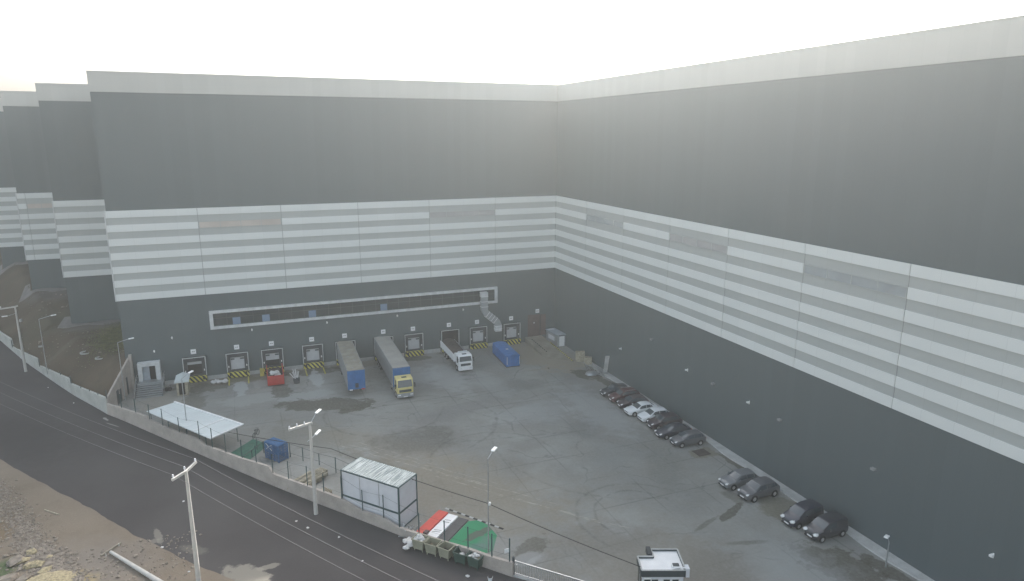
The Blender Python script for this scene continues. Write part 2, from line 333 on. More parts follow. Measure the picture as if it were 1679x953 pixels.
def build_each(mb, name, m, parent, nv=8):
    """every nv-vertex piece of the builder becomes a part of its own"""
    k = len(mb.v) // nv; per = len(mb.f) // k; out = []
    for i in range(k):
        q = MB(); q.v = mb.v[i * nv:(i + 1) * nv]; q.f = [tuple(j - i * nv for j in f) for f in mb.f[i * per:(i + 1) * per]]; q.m = mb.m[i * per:(i + 1) * per]
        out.append(q.build(name, m, parent))
    return out
def thing(name, label, cat, loc=(0, 0, 0), rz=0, group=None):
    o = bpy.data.objects.new(name, None); COL.objects.link(o); o.location = loc; o.rotation_euler = (0, 0, rz)
    o.empty_display_size = .3; return tag(o, label, cat, group)
def tag(o, label, cat, group=None):
    o['label'] = label; o['category'] = cat
    if group: o['group'] = group
    return o
def struct(o): o['kind'] = 'structure'; return o
def copy_tree(o, parent=None):
    c = o.copy(); COL.objects.link(c)
    if parent is not None: c.parent = parent
    for ch in list(o.children): copy_tree(ch, c)
    return c

# ------------------------------------------------------------------ outline of the boundary wall (follows the road)
BW = [(-136, 120), (-114, 75), (-94.98, 36.25), (-87.69, 20.84), (-83.69, 13.2), (-79.95, 6.09), (-76.6, -.12), (-72.64, -6.74), (-71.0, -9.6)]
YW = [(-71.0, -9.6), (-68.94, -12.38), (-66.39, -16.07), (-59.61, -25.97), (-55.42, -32.04), (-52.5, -36.18), (-50.11, -39.51), (-47.76, -42.69), (-45.29, -45.92), (-42.79, -49.26), (-40.44, -52.4), (-35.05, -59.42), (-33.05, -61.8)]
NE = [(-150, 55), (-112, 20), (-94, -2), (-80.43, -19.9), (-73.97, -28.82), (-68.77, -35.75), (-63.95, -42.75), (-60.79, -46.75), (-58.26, -50.02), (-55.37, -53.25), (-52, -57.5), (-47, -64), (-40, -73), (-20, -98), (0, -122)]
GATE = [(-29.1, -65.5), (-25.4, -69.6), (-14, -83), (0, -99)]

# ------------------------------------------------------------------ ground sheets
b = MB(); b.add([(-1500, -1500, 0), (1500, -1500, 0), (1500, 1500, 0), (-1500, 1500, 0)], [(0, 1, 2, 3)]); struct(b.build('ground', 'dirt'))
def sheet(name, poly, z, m):
    b = MB(); b.add([(x, y, z) for x, y in poly], [tuple(range(len(poly)))]); o = b.build(name, m)
    import bmesh
    bm = bmesh.new(); bm.from_mesh(o.data); bmesh.ops.triangulate(bm, faces=bm.faces[:])
    for f in bm.faces:
        if f.normal.z < 0: f.normal_flip()
    bm.to_mesh(o.data); bm.free(); return struct(o)
# ragged near edge of the asphalt
rag = []
for (x0, y0), (x1, y1) in zip(NE, NE[1:]):
    n = max(1, int(math.hypot(x1 - x0, y1 - y0) / .6))
    for i in range(n):
        t = i / n; k = .05 * math.sin(i * .7 + x0) + random.uniform(-.05, .05)
        rag.append((x0 + (x1 - x0) * t + k * .8, y0 + (y1 - y0) * t + k * .5))
rag.append(NE[-1])
far = BW + YW[1:] + GATE
sheet('road', rag + list(reversed(far)), .004, 'road')
yard = YW + GATE + [(0, 0), (-69.6, 0)]
sheet('yard', yard, .008, 'yard')

# embankment between the wall and the stepped blocks
def wdist(x, y, pl=BW):
    best = 1e9
    for (ax, ay), (bx, by) in zip(pl, pl[1:]):
        dx, dy = bx - ax, by - ay; t = max(0, min(1, ((x - ax) * dx + (y - ay) * dy) / (dx * dx + dy * dy)))
        best = min(best, math.hypot(x - ax - t * dx, y - ay - t * dy))
    return best
def wallx(y):
    for (ax, ay), (bx, by) in zip(BW, BW[1:]):
        if by <= y <= ay: return ax + (bx - ax) * (y - ay) / (by - ay)
    return BW[-1][0]
def bank_h(x, y):
    cap = 4.8 + .09 * max(0, y - 24)
    return min(1.0 + .75 * wdist(x, y), cap) + .12 * math.sin(x * .9 + y * .4) * math.sin(y * .7)
b = MB(); ny, nx = 130, 26; grid = []
for j in range(ny + 1):
    y = -9.6 + (118 + 9.6) * j / ny
    xl = wallx(y) + .12
    xr = -69.6 if y < 24 else (-80.8 if y < 47 else (-91.5 if y < 70 else (-102 if y < 93 else -112.5)))
    xr = (-70.75 + 1.6 * (y + 9.6) / 9.6 if y < 0 else xr + .3)
    for i in range(nx + 1):
        x = xl + (xr - xl) * i / nx; h = bank_h(x, y)
        if y < 2: h = min(h, 1.25 + 3.4 * max(0, (y + 9.6) / 9.6) ** 1.0 + .1)
        grid.append((x, y, h))
b.add(grid, [(j * (nx + 1) + i, j * (nx + 1) + i + 1, (j + 1) * (nx + 1) + i + 1, (j + 1) * (nx + 1) + i) for j in range(ny) for i in range(nx)])
struct(b.build('embankment', 'bank', smooth=True))
# pale walk along the foot of the long wall
b = MB(); n = 60
pts = [(-1.15 + .18 * math.sin(i * .9) + random.uniform(-.08, .08), -13 - i * 1.45) for i in range(n)]
vs = [(0, y, z) for (x, y) in pts for z in (.12,)] + [(x, y, .12) for x, y in pts] + [(x - .04, y, 0) for x, y in pts]
fs = [(i, i + 1, n + i + 1, n + i) for i in range(n - 1)] + [(n + i, n + i + 1, 2 * n + i + 1, 2 * n + i) for i in range(n - 1)]
b.add(vs, fs); struct(b.build('pavement', 'kerb'))

# ------------------------------------------------------------------ warehouse
wh = thing('warehouse', 'huge dark grey warehouse with pale striped cladding band and loading docks', 'warehouse')
BL = [('A', -69.6, 0, 0, 140, 45.15), ('B', 0, 45, -116, 140, 45.15), ('C', -80.8, -69.6, 24, 140, 44.8), ('D', -91.5, -80.8, 47, 140, 44.6), ('E', -102, -91.5, 70, 140, 44.2), ('F', -112.5, -102, 93, 140, 43.9)]
for k, x0, x1, y0, y1, zt in BL:
    MB().box(x0, x1, y0, y1, -.5, zt - 2.72).build('wall', 'dark_clad', wh)
def front(x0, x1, y, dz, ew=0):
    """striped band + parapet on a wall facing -y (proud of it)"""
    s = MB(); s.box(x0 - ew, x1, y - .06, y, 13.42 + dz, 26.38 + dz, 1)
    return s
H = 12.96 / 13
def band(a0, a1, joints, axis, c, dz, windows=(), ends=(0, 0)):
    """a0..a1 along the wall, c the wall plane; axis x: faces -y ; axis y: faces -x"""
    def bx(s, u0, u1, d0, d1, z0, z1, mi):
        if axis == 'x': s.box(u0, u1, c - d1, c - d0, z0, z1, mi)
        else: s.box(c - d1, c - d0, u0, u1, z0, z1, mi)
    g = MB(); bx(g, a0, a1, 0, .06, 13.42 + dz, 26.38 + dz, 0); g.build('grey_cladding', 'grey_clad', wh)
    w = MB()
    js = sorted([a0] + [j for j in joints if a0 < j < a1] + [a1])
    for u0, u1 in zip(js, js[1:]):
        for k in range(7):
            z1 = 26.38 + dz - 2 * k * H; z0 = z1 - H
            mid = (u0 + u1) / 2
            if k == 1 and any(abs(mid - q) < 3 for q in windows): continue
            bx(w, u0 + .035, u1 - .035, .062, .14, z0, z1, 0)
        if u0 > a0: bx(w, u0 - .03, u0 + .03, .062, .075, 13.45 + dz, 26.35 + dz, 1)
    w.build('white_cladding', ['white_clad', 'joint'], wh)
    for q, mt in (windows.items() if windows else ()):
        for u0, u1 in zip(js, js[1:]):
            if abs((u0 + u1) / 2 - q) < 3:
                z1 = 26.38 + dz - 2 * H; z0 = z1 - H; f = MB()
                bx(f, u0 + .05, u1 - .05, .063, .13, z1 - .07, z1, 0); bx(f, u0 + .05, u1 - .05, .063, .13, z0, z0 + .07, 0)
                for k in range(5):
                    uu = u0 + .05 + (u1 - u0 - .18) * k / 4; bx(f, uu, uu + .08, .064, .12, z0 + .07, z1 - .07, 0)
                fo = f.build('ribbon_window', 'grey_clad', wh)
                p = MB(); bx(p, u0 + .06, u1 - .06, .065, .09, z0 + .07, z1 - .07, 0); p.build('pane', mt, fo)
J = [-11.6 * k for k in range(1, 12)]
band(-69.75, -.14, J[:5], 'x', 0, 0, {-52.2: 'ribbonwarm', -17.4: 'ribbonglass'})
band(-116, 0, J, 'y', 0, 0, {-17.4: 'ribboncool', -40.6: 'ribbonglass', -63.8: 'ribboncool'})
band(-80.9, -69.6, [], 'x', 24, -.35); band(-91.6, -80.8, [-90.2], 'x', 47, -.6, {-85.4: 'ribbonwarm'})
band(-102.1, -91.5, [], 'x', 70, -.95); band(-112.6, -102, [], 'x', 93, -1.2)
for k, x0, x1, y0, y1, zt in BL:      # parapets with a thin coping
    s = MB()
    xa = x0 - .1 if k != 'A' else x0 - .1
    s.box(xa, x1, y0 - .1, y1, zt - 2.72, zt - .08)
    s.box(xa - .05, x1, y0 - .16, y1, zt - .08, zt, 1)
    s.build('parapet', ['parapet', 'frame'], wh)

for x, y, dz in ((-69.75, 0, 0), (-80.9, 24, -.35), (-91.6, 47, -.6), (-102.1, 70, -.95)):
    MB().box(x - .12, x - .001, y - .16, y + .2, 13.4 + dz, 26.4 + dz).build('corner_trim', 'frame', wh)
for x0, x1, y in ((-82.6, -69.9, 24), (-93.6, -81.2, 47), (-104, -92, 70)):
    n = 14; s = MB(); vs = []
    for i in range(n + 1):
        x = x0 + (x1 - x0) * i / n
        for k, yy in enumerate((y + (4 if x < x0 + 1.7 else 0), y - .9 - .4 * math.sin(i * 1.7), y - 1.9 - .5 * math.sin(i * 1.1))): vs.append((x, yy, bank_h(x, yy) + .12 - .06 * k))
    s.add(vs, [(i * 3 + k, i * 3 + k + 1, i * 3 + k + 4, i * 3 + k + 3) for i in range(n) for k in range(2)])
    struct(s.build('path', 'kerb_dk'))
# long recessed window above the docks
f = MB(); X0, X1, Z0, Z1 = -57.8, -11.3, 7.95, 10.83
f.box(X0, X1, -.35, 0, Z1 - .42, Z1).box(X0, X1, -.35, 0, Z0, Z0 + .42).box(X0, X0 + .5, -.35, 0, Z0 + .42, Z1 - .42).box(X1 - .5, X1, -.35, 0, Z0 + .42, Z1 - .42)
fr = f.build('long_window', 'frame', wh)
p = MB().box(X0 + .5, X1 - .5, -.05, 0, Z0 + .42, Z1 - .42); p.build('pane', 'glass', fr)
p = MB().box(X0 + .5, X1 - .5, -.09, -.052, 9.55, 9.62)
for i in range(1, 24): x = X0 + .5 + i * (X1 - X0 - 1) / 24; p.box(x - .025, x + .025, -.085, -.052, Z0 + .42, Z1 - .42)
p.build('mullion', 'steel_dark', fr)
for x in (-54.04, -49.78, -42.8, -31.36): MB().box(x - .55, x + .55, -.14, -.092, 8.42, 9.5).build('blue_panel', 'bluepanel', fr)

def text_marks(parent, x, z, y):
    s = MB().box(x - .2, x - .03, y - .012, y - .004, z - .08, z + .08).box(x + .03, x + .2, y - .012, y - .004, z - .08, z + .08)
    s.build('digits', 'joint', parent)
for x, z in [(-60.5, 4.72), (-54.39, 4.72), (-49.29, 4.72), (-43.16, 4.72), (-37.95, 4.75), (-31.6, 4.75), (-26.55, 4.72), (-20.2, 4.74), (-15.07, 4.74), (-8.6, 4.76), (-3.47, 5.62)]:
    s = MB().box(x - .37, x + .37, -.05, 0, z - .37, z + .37).build('number_sign', 'white', wh, bevel=.04)
    text_marks(s, x, z, -.05)

def dock(x0, x1, kind):
    fx0, fx1, zt = x0, x1, 3.97
    f = MB().box(fx0, fx0 + .1, -.64, -.6, .1, zt).box(fx1 - .1, fx1, -.64, -.6, .1, zt).box(fx0 + .1, fx1 - .1, -.64, -.6, zt - .1, zt).box(fx0 + .005, fx0 + .1, -.6, 0, .1, zt - .005, 1).box(fx1 - .1, fx1 - .005, -.6, 0, .1, zt - .005, 1).box(fx0 + .1, fx1 - .1, -.6, 0, zt - .1, zt - .005, 1)
    d = f.build('dock_bay', ['frame', 'shelter'], wh)
    cx = (x0 + x1) / 2
    sh = MB(); dk = 1.0
    sh.box(x0 + .12, cx - dk, -.5, 0, 1.2, zt - .1).box(cx + dk, x1 - .12, -.5, 0, 1.2, zt - .1).box(cx - dk, cx + dk, -.5, 0, 3.25, zt - .1)
    if kind not in ('open', 'truck'): sh.build('shelter', 'shelter', d)
    if kind in ('door', 'dull', 'half'):
        zb = {'door': 1.25, 'dull': 1.2, 'half': 2.1}[kind]
        s = MB().box(cx - dk, cx + dk, -.2, 0, zb, 3.25)
        do = s.build('door', 'door_grey', d)
        w = MB().box(cx - dk + .04, cx - dk + .6, -.23, -.2, 2.8, 3.02).box(cx + dk - .6, cx + dk - .04, -.23, -.2, 2.8, 3.02); build_each(w, 'door_window', 'steel_dark', do)
    if kind == 'open0':
        MB().box(cx - dk, cx + dk, -.2, 0, 2.75, 3.25).build('door', 'door_grey', d)
    if kind in ('open', 'open0', 'truck', 'half'):
        MB().box((x0 + .12 if kind != 'half' and kind != 'open0' else cx - dk), (x1 - .12 if kind != 'half' and kind != 'open0' else cx + dk), -.1, 0, .3, zt - .1 if kind in ('open', 'truck') else (2.75 if kind == 'open0' else 2.1)).build('dark_opening', 'brown_dark', d)
    if kind != 'open':
        for xx in (x0 + .3, x1 - .3): MB().box(xx - .06, xx + .06, -.56, -.5, 1.7, 1.98).build('marker_light', 'lampwhite', d)
    # leveller pit with hazard edge, rubber buffers, wheel guides
    MB().box(x0 + .02, x1 - .02, -.95, -.63, .12, 1.02).build('hazard_edge', 'hazard', d)
    MB().box(x0 + .14, x1 - .14, -.49, -.01, .1, 1.18).build('leveller', 'shelter', d)
    for xx in (x0 + .45, x1 - .45): MB().box(xx - .12, xx + .12, -1.06, -.951, .45, .95).build('buffer', 'rubber', d)
    if x0 in (-56.05, -44.75):
      for xx in (x0 + .22, x1 - .22): MB().tube((xx, -1.3, .12), (xx, -3.9, .12), .1, .1, 8).tube((xx, -3.9, .12), (xx, -4.0, .01), .1, .1, 8).build('wheel_guide', 'yellowp', d)
    return d
for x0, x1, k in [(-62.1, -58.9, 'open0'), (-56.05, -52.85, 'door'), (-50.9, -47.7, 'half'), (-44.75, -41.55, 'door'), (-39.55, -36.35, 'truck'), (-33.3, -30.1, 'truck'), (-28.15, -24.95, 'dull'), (-21.75, -18.55, 'open'), (-16.6, -13.4, 'door'), (-10.25, -7.05, 'door')]:
    dock(x0, x1, k)
# tall red-brown gateway at the head of the ramp
d = MB().box(-5.35, -3.0, -.08, 0, .9, 5.0).build('ramp_door', 'redbrown', wh)
MB().box(-2.98, -1.9, -.3, -.22, 1.1, 4.95).build('door_leaf', 'redbrown', d); MB().box(-3.0, -2.9, -.3, -.02, 1.1, 5).build('jamb', 'shelter', d)
MB().box(-4.25, -4.05, -.2, -.08, 3.4, 3.6).build('door_lamp', 'frame', d)
# entrance with its projecting white frame
f = MB().box(-68.05, -67.5, -1.1, 0, 1.25, 4.0).box(-65.65, -65.1, -1.1, 0, 1.25, 4.0).box(-67.5, -65.65, -1.1, 0, 3.5, 4.0).build('entrance_frame', 'frame', wh)
MB().box(-67.48, -66.6, -.55, -.45, 1.25, 3.45).build('door', 'lightgrey', f); MB().box(-66.55, -65.68, -.5, 0, 1.25, 3.45).build('dark_opening', 'brown_dark', f)
s = MB().tube((-65.75, -.6, 1.3), (-65.75, -.6, 3.4), .05); s.build('door_edge', 'frame', f)
# duct from window to dock
pts = [(-14.0, -.2, 9.75), (-14.0, -.85, 9.75), (-14.0, -.85, 7.0), (-13.6, -.85, 6.35), (-11.7, -.85, 4.7), (-11.45, -.85, 4.1), (-11.45, -.85, 3.0)]
def profile(s, pts, w, h, mi=0):
    rings = []
    for i, p in enumerate(pts):
        p = Vector(p); a = Vector(pts[max(0, i - 1)]); c = Vector(pts[min(len(pts) - 1, i + 1)]); t = (c - a).normalized()
        side = Vector((1, 0, 0)) if abs(t.x) < .95 else Vector((0, 0, 1))
        n = side - t * side.dot(t); n.normalize(); o = t.cross(n)
        rings.append([p + n * w / 2 * i1 + o * h / 2 * j1 for i1, j1 in ((-1, -1), (1, -1), (1, 1), (-1, 1))])
    vs = [q for r in rings for q in r]; k = len(rings)
    s.add(vs, [(4 * i + j, 4 * i + (j + 1) % 4, 4 * i + 4 + (j + 1) % 4, 4 * i + 4 + j) for i in range(k - 1) for j in range(4)] + [(0, 1, 2, 3), tuple(4 * (k - 1) + j for j in (3, 2, 1, 0))], mi)
s = MB(); profile(s, pts, 1.15, .8); du = s.build('air_duct', 'duct', wh)
s = MB()
for a, c, ns in ((pts[1], pts[2], 3), (pts[3], pts[4], 4), (pts[5], pts[6], 2)):
    a, c = Vector(a), Vector(c)
    for i in range(ns): q = a.lerp(c, (i + .3) / ns); dv = (c - a).normalized() * .04; profile(s, [q - dv, q + dv], 1.24, .88)
build_each(s, 'flange', 'white', du)
MB().box(-12.04, -10.86, -1.27, -.4, 2.95, 3.9).build('outlet', 'frame', du); MB().box(-14.6, -13.4, -1.27, -.36, 9.4, 10.2).build('inlet_cowl', 'frame', du)
# lamps on the walls
for x, z in [(-63.17, 7.2), (-51.97, 7.24), (-40.62, 7.25), (-29.17, 7.24), (-17.61, 7.2), (-65.72, 5.4)]:
    s = MB().box(x - .1, x + .1, -.35, -.08, z - .03, z + .16).box(x - .05, x + .05, -.08, 0, z - .2, z + .2); s.build('wall_lamp', 'lampwhite', wh)
for y, z in [(-23.82, 5.16), (-40.32, 7.23), (-51.93, 7.2), (-79.73, 5.15)]:
    s = MB().box(-.4, -.08, y - .11, y + .11, z - .03, z + .14).box(-.08, 0, y - .05, y + .05, z - .2, z + .2); s.build('wall_lamp', 'lampwhite', wh)
for y, z in [(-45.62, 7.26), (-32, 9.0), (-56.82, 7.1), (-68.64, 7.1)]:
    s = MB().box(-.35, 0, y - .2, y + .2, z - .1, z + .1); s.build('wall_vent', 'joint', wh)
# low concrete plinth on the dock wall
build_each(MB().box(-65.0, -62.12, -.06, 0, 0, .6).box(-58.86, -56.07, -.06, 0, 0, .6).box(-52.83, -50.92, -.06, 0, 0, .6).box(-47.68, -44.77, -.06, 0, 0, .6).box(-41.5, -39.6, -.06, 0, 0, .6).box(-36.3, -33.35, -.06, 0, 0, .6).box(-30.05, -28.2, -.06, 0, 0, .6).box(-24.9, -21.8, -.06, 0, 0, .7).box(-18.5, -16.65, -.06, 0, 0, .6).box(-13.35, -10.3, -.06, 0, 0, .6), 'plinth', 'kerb', wh)

# stairs to the entrance
st = thing('entrance_stairs', 'grey metal stairs with handrails up to the white framed entrance', 'stairs', (-66.5, 0, 0))
MB().box(-1.75, 1.75, -1.9, 0, 1.08, 1.22).box(-1.7, 1.7, -1.8, -.05, 0, 1.08).build('landing', 'galv', st)
for i in range(7):
    z = 1.22 - .17 * (i + 1); s = MB().box(-1.75, 1.75, -1.9 - .42 * (i + 1), -1.91 - .42 * i, z - .06, z); s.build('tread', 'galv', st)
s = MB()
for sx in (-1.72, 1.72): s.bar((sx, -1.9, .95), (sx, -4.85, -.0), .05, .25)
build_each(s, 'stringer', 'steel_dark', st)
for sx in (-1.8, 1.8):
    s = MB().path([(sx, -.1, 2.2), (sx, -1.9, 2.2), (sx, -4.8, 1.0), (sx, -4.8, 0)], .035).path([(sx, -.1, 1.7), (sx, -1.9, 1.7), (sx, -4.8, .55)], .025)
    for y, z in ((-.9, 1.2), (-1.9, 1.2), (-3.3, .6)): s.tube((sx, y, z), (sx, y, z + 1 if y > -3 else 1.6), .03)
    s.build('handrail', 'galv', st)

# ------------------------------------------------------------------ boundary walls
def wall_run(pl, heights, th, name, m, label, grp=None):
    """heights: [(x,y,z)...] stations in order along pl, repeated xy = step"""
    s = MB()
    def off(i):
        a = Vector(pl[max(0, i - 1)]); c = Vector(pl[min(len(pl) - 1, i + 1)]); t = (c - a).normalized(); return Vector((-t.y, t.x)) * th
    # parametrise stations by projected length
    L = [0]
    for a, c in zip(pl, pl[1:]): L.append(L[-1] + math.dist(a, c))
    def at(u):
        u = max(0, min(L[-1], u))
        for i in range(len(pl) - 1):
            if u <= L[i + 1] + 1e-9:
                t = (u - L[i]) / (L[i + 1] - L[i]); a, c = Vector(pl[i]), Vector(pl[i + 1]); return a.lerp(c, t), off(i).lerp(off(i + 1), t)
    def par(x, y):
        best = (1e9, 0)
        for i, (a, c) in enumerate(zip(pl, pl[1:])):
            d = Vector(c) - Vector(a); t = max(0, min(1, (Vector((x, y)) - Vector(a)).dot(d) / d.length_squared)); p = Vector(a) + d * t
            best = min(best, ((p - Vector((x, y))).length, L[i] + t * (L[i + 1] - L[i])))
        return best[1]
    hs = [(par(x, y), z) for x, y, z in heights]
    for (u0, z0), (u1, z1) in zip(hs, hs[1:]):
        if u1 - u0 < .35: continue
        n = max(1, int((u1 - u0) / 2.4)); 
        for k in range(n):
            a, c = u0 + (u1 - u0) * k / n, u0 + (u1 - u0) * (k + 1) / n
            if k < n - 1: c -= .0
            za, zc = z0 + (z1 - z0) * k / n, z0 + (z1 - z0) * (k + 1) / n
            (p, o), (q, r) = at(a), at(c)
            s.add([(p.x, p.y, -.1), (q.x, q.y, -.1), (q.x + r.x, q.y + r.y, -.1), (p.x + o.x, p.y + o.y, -.1), (p.x, p.y, za), (q.x, q.y, zc), (q.x + r.x, q.y + r.y, zc), (p.x + o.x, p.y + o.y, za)],
                  [(4, 5, 6, 7), (0, 1, 5, 4), (2, 3, 7, 6)] + ([(3, 0, 4, 7)] if k == 0 else []) + ([(1, 2, 6, 5)] if k == n - 1 else []))
    return tag(s.build(name, m), label, 'wall'), at, par, hs
lw, _, _, _ = wall_run(BW, [(-136, 120, 2.2), (-114, 75, 2.2), (-94.46, 35.2, 1.75), (-91.2, 28.2, 2.15), (-90.9, 27.4, .95), (-84.2, 14.2, 2.1), (-83.9, 13.6, 1.1), (-77.6, 1.7, 2.2), (-77.2, .9, 1.6), (-71.0, -9.6, 2.35)], .28, 'boundary_wall', 'wallg', 'grey stepped concrete wall holding back the earth bank beside the road')
yw, wat, wpar, whs = wall_run(YW, [(-71.0, -9.6, 1.55), (-65.38, -17.58, 2.05), (-65.2, -17.9, 1.75), (-62.15, -22.22, 1.65), (-58.86, -27.01, 1.9), (-58.3, -27.9, 1.5), (-54.32, -33.63, 1.75), (-51.58, -37.4, 2.1), (-51.2, -38.0, 1.4), (-48.24, -42.02, 1.55), (-45.37, -45.85, 1.55), (-43.56, -48.18, 1.05), (-41.91, -50.47, 1.15), (-40.88, -51.85, .75), (-37.49, -56.26, 1.05), (-35.87, -58.38, 1.25), (-34.15, -60.24, 1.25), (-33.05, -61.8, 1.35)], .28, 'boundary_wall', 'wallc', 'pinkish concrete wall topped with fence posts between the road and the yard')
def hz(u):
    for (a, za), (c, zc) in zip(whs, whs[1:]):
        if a <= u <= c: return za + (zc - za) * (u - a) / max(1e-6, c - a)
    return 1.3
# retaining wall between earth bank and yard
s = MB(); A, B_ = Vector((-70.75, -9.55)), Vector((-69.0, -.12))
n = 6
for k in range(n):
    p, q = A.lerp(B_, k / n), A.lerp(B_, (k + 1) / n); z = 2.35 + (5.0 - 2.35) * (k + .5) / n; za = z - .2; zc = z + .2
    s.add([(p.x - .25, p.y, -.1), (p.x, p.y, -.1), (q.x, q.y, -.1), (q.x - .25, q.y, -.1), (p.x - .25, p.y, za), (p.x, p.y, za), (q.x, q.y, zc), (q.x - .25, q.y, zc)], [(4, 5, 6, 7), (1, 2, 6, 5), (3, 0, 4, 7), (0, 1, 5, 4), (2, 3, 7, 6)])
s.box(-69.1, -68.72, -.75, -.02, 0, 5.35)
rw = s.build('retaining_wall', 'wallc'); tag(rw, 'pale sloping retaining wall rising beside the entrance stairs', 'wall')
dvec = (B_ - A).normalized(); ang = math.atan2(dvec.y, dvec.x)
for t, w, h in ((.36, .75, 2.1), (.47, .55, 1.9), (.76, .5, 2.6)):
    p = A.lerp(B_, t); MB().box(p.x - w / 2, p.x + w / 2, p.y - .03, p.y + .09, .05, h, 0, ang).build('dark_cabinet', 'steel_dark', rw)

# fences: posts and thin wires
fe = thing('fence', 'dark green steel posts standing on top of the pinkish boundary wall', 'fence')
mesh_w = MB(); prev = None
for (x, y, h) in [(-68.9, -12.4, 1.9), (-66.9, -15.3, 1.9), (-65.0, -18.0, 2.0), (-63.3, -20.5, 2.2), (-61.3, -23.5, 1.9), (-58.9, -27.0, 2.3), (-57.5, -29.1, 2.4), (-56.0, -31.2, 2.2), (-54.32, -33.63, 2.2), (-52.9, -35.7, 2.0), (-51.3, -37.9, 2.1), (-49.8, -39.9, 2.05), (-48.1, -42.2, 2.2), (-46.7, -44.1, 2.0), (-45.2, -46.1, 2.45), (-43.5, -48.3, 2.2), (-41.9, -50.5, 2.4), (-40.7, -52.0, 2.5), (-39.3, -53.9, 2.1), (-37.5, -56.2, 2.1), (-35.87, -58.2, 2.1), (-34.3, -60.1, 2.2), (-33.25, -61.5, 2.2)]:
    u = wpar(x, y); (p, o) = wat(u); q = p + o * .5; z = hz(u)
    MB().box(q.x - .045, q.x + .045, q.y - .045, q.y + .045, z - .05, z + h).build('fence_post', 'teal_steel', fe)
    if prev:
        for k in (.25, .95): mesh_w.tube((prev[0], prev[1], prev[2] + prev[3] * k), (q.x, q.y, z + h * k), .008, .008, 4)
    prev = (q.x, q.y, z, h)
mesh_w.build('fence_wire', 'steel_dark', fe)
fi = thing('fence', 'short dark posts with a rail inside the yard behind the blue cage', 'fence')
ip = [(-52.6, -28.2, 1.5), (-51.86, -29.38, 1.5), (-49.04, -31.61, 1.75), (-47.74, -33.17, 1.7), (-46.1, -34.9, 1.45), (-44.58, -37.48, 1.9), (-43.2, -39.6, 1.8), (-42, -41.5, 1.8)]
for x, y, h in ip: MB().box(x - .05, x + .05, y - .05, y + .05, 0, h).build('fence_post', 'teal_steel', fi)
s = MB()
for a, c in zip(ip, ip[1:]): s.tube((a[0], a[1], a[2] * .97), (c[0], c[1], c[2] * .97), .02, .02, 5).tube((a[0], a[1], .5), (c[0], c[1], .5), .015, .015, 5)
s.build('fence_rail', 'steel_dark', fi)
fb = thing('fence', 'few short rusty posts left on the grey stepped road wall', 'fence')
for x, y, z in [(-90.7, 27.0, .9), (-86.3, 18.4, 1.8), (-83.6, 13.0, 1.0), (-81.6, 9.4, 1.4), (-79.0, 4.4, 2.0), (-77.0, .8, 1.5), (-75.2, -2.4, 1.7), (-73.7, -4.9, 1.9), (-72.3, -7.2, 2.1), (-70.9, -9.5, 2.2)]:
    h = 1.25 if z in (.9, 1.0, 1.5) or y < -9 else .3
    MB().box(x - .02, x + .1, y - .05, y + .05, z, z + h).build('fence_post', 'steel_dark', fb)

# ------------------------------------------------------------------ sliding gate
ga = thing('sliding_gate', 'grey steel bar gate closing the yard beside the road', 'gate', (-32.85, -61.55, 0), math.atan2(-65.6 + 61.55, -29.15 + 32.85))
L = 10.4
s = MB().box(.1, L, -.04, .04, 1.36, 1.44).box(.1, L, -.04, .04, .16, .26)
s.build('gate_frame', 'galv', ga)
s = MB()
for i in range(int(L / .17)): x = .2 + i * .17; s.box(x, x + .035, -.018, .018, .26, 1.36)
o = s.build('bars', 'galv', ga)
MB().box(-.08, .08, -.08, .08, 0, 1.75).build('gate_post', 'steel_dark', ga); MB().box(0, L, -.18, .18, .008, .05).build('gate_track', 'kerb', ga)
s = MB().box(-.35, .35, .1, .16, .9, 1.0); s.build('latch', 'galv', ga)
sg = MB().box(-33.62, -33.12, -61.42, -61.38, 2.2, 2.58); tag(sg.build('notice_sign', 'white'), 'small blank white sign hanging on the last fence post beside the gate', 'sign')

# ------------------------------------------------------------------ poles and lamps
def lamp_head(s, p, d, l=.75, w=.3):
    d = Vector(d).normalized(); p = Vector(p); s.bar(p, p + d * l, w, .12)
def utility_pole(loc, H_, label, arm, ins, lamps=(), arm_l=2.4):
    o = thing('utility_pole', label, 'utility pole', loc, 0, 'concrete power poles along the road')
    MB().tube((0, 0, 0), (0, 0, H_), .21, .12, 12).build('pole', 'pole', o, smooth=False)
    a0, a1 = arm
    cr = MB().bar(Vector(a0), (0, 0, H_ - .05), .16, .2).bar((0, 0, H_ - .05), Vector(a1), .16, .2); co = cr.build('crossarm', 'pole', o)
    for q in ins: MB().tube(q, (q[0], q[1], q[2] + .14), .035).tube((q[0], q[1], q[2] + .14), (q[0], q[1], q[2] + .34), .085, .05, 8).build('insulator', 'whitepanel', co)
    for (b0, b1, d) in lamps:
        l = MB().tube(b0, b1, .04).build('lamp_arm', 'galv', o); h = MB(); lamp_head(h, b1, d); h.build('lamp_head', 'lampwhite', l, bevel=.04)
    return o
p1 = utility_pole((-57.96, -52.55, 0), 10.25, 'tall concrete power pole with three insulators standing on the dirt road edge', ((-1.0, -.75, 10.0), (.75, .9, 10.5)),
    [(-.9, -.67, 10.1), (-.08, -.05, 10.35), (.68, .82, 10.5)])
p2 = utility_pole((-47.58, -45.35, 0), 9.75, 'concrete power pole with two lamp heads between the white cabin and the timber', ((-2.0, -.25, 9.45), (.25, .1, 9.7)),
    [(-1.9, -.24, 9.5), (-1.2, -.15, 9.6), (-.5, -.06, 9.65)], [((.1, .1, 9.7), (.7, .75, 10.35), (.5, .55, .12)), ((-.35, -.1, 7.9), (.5, .45, 8.25), (.5, .5, .2))])
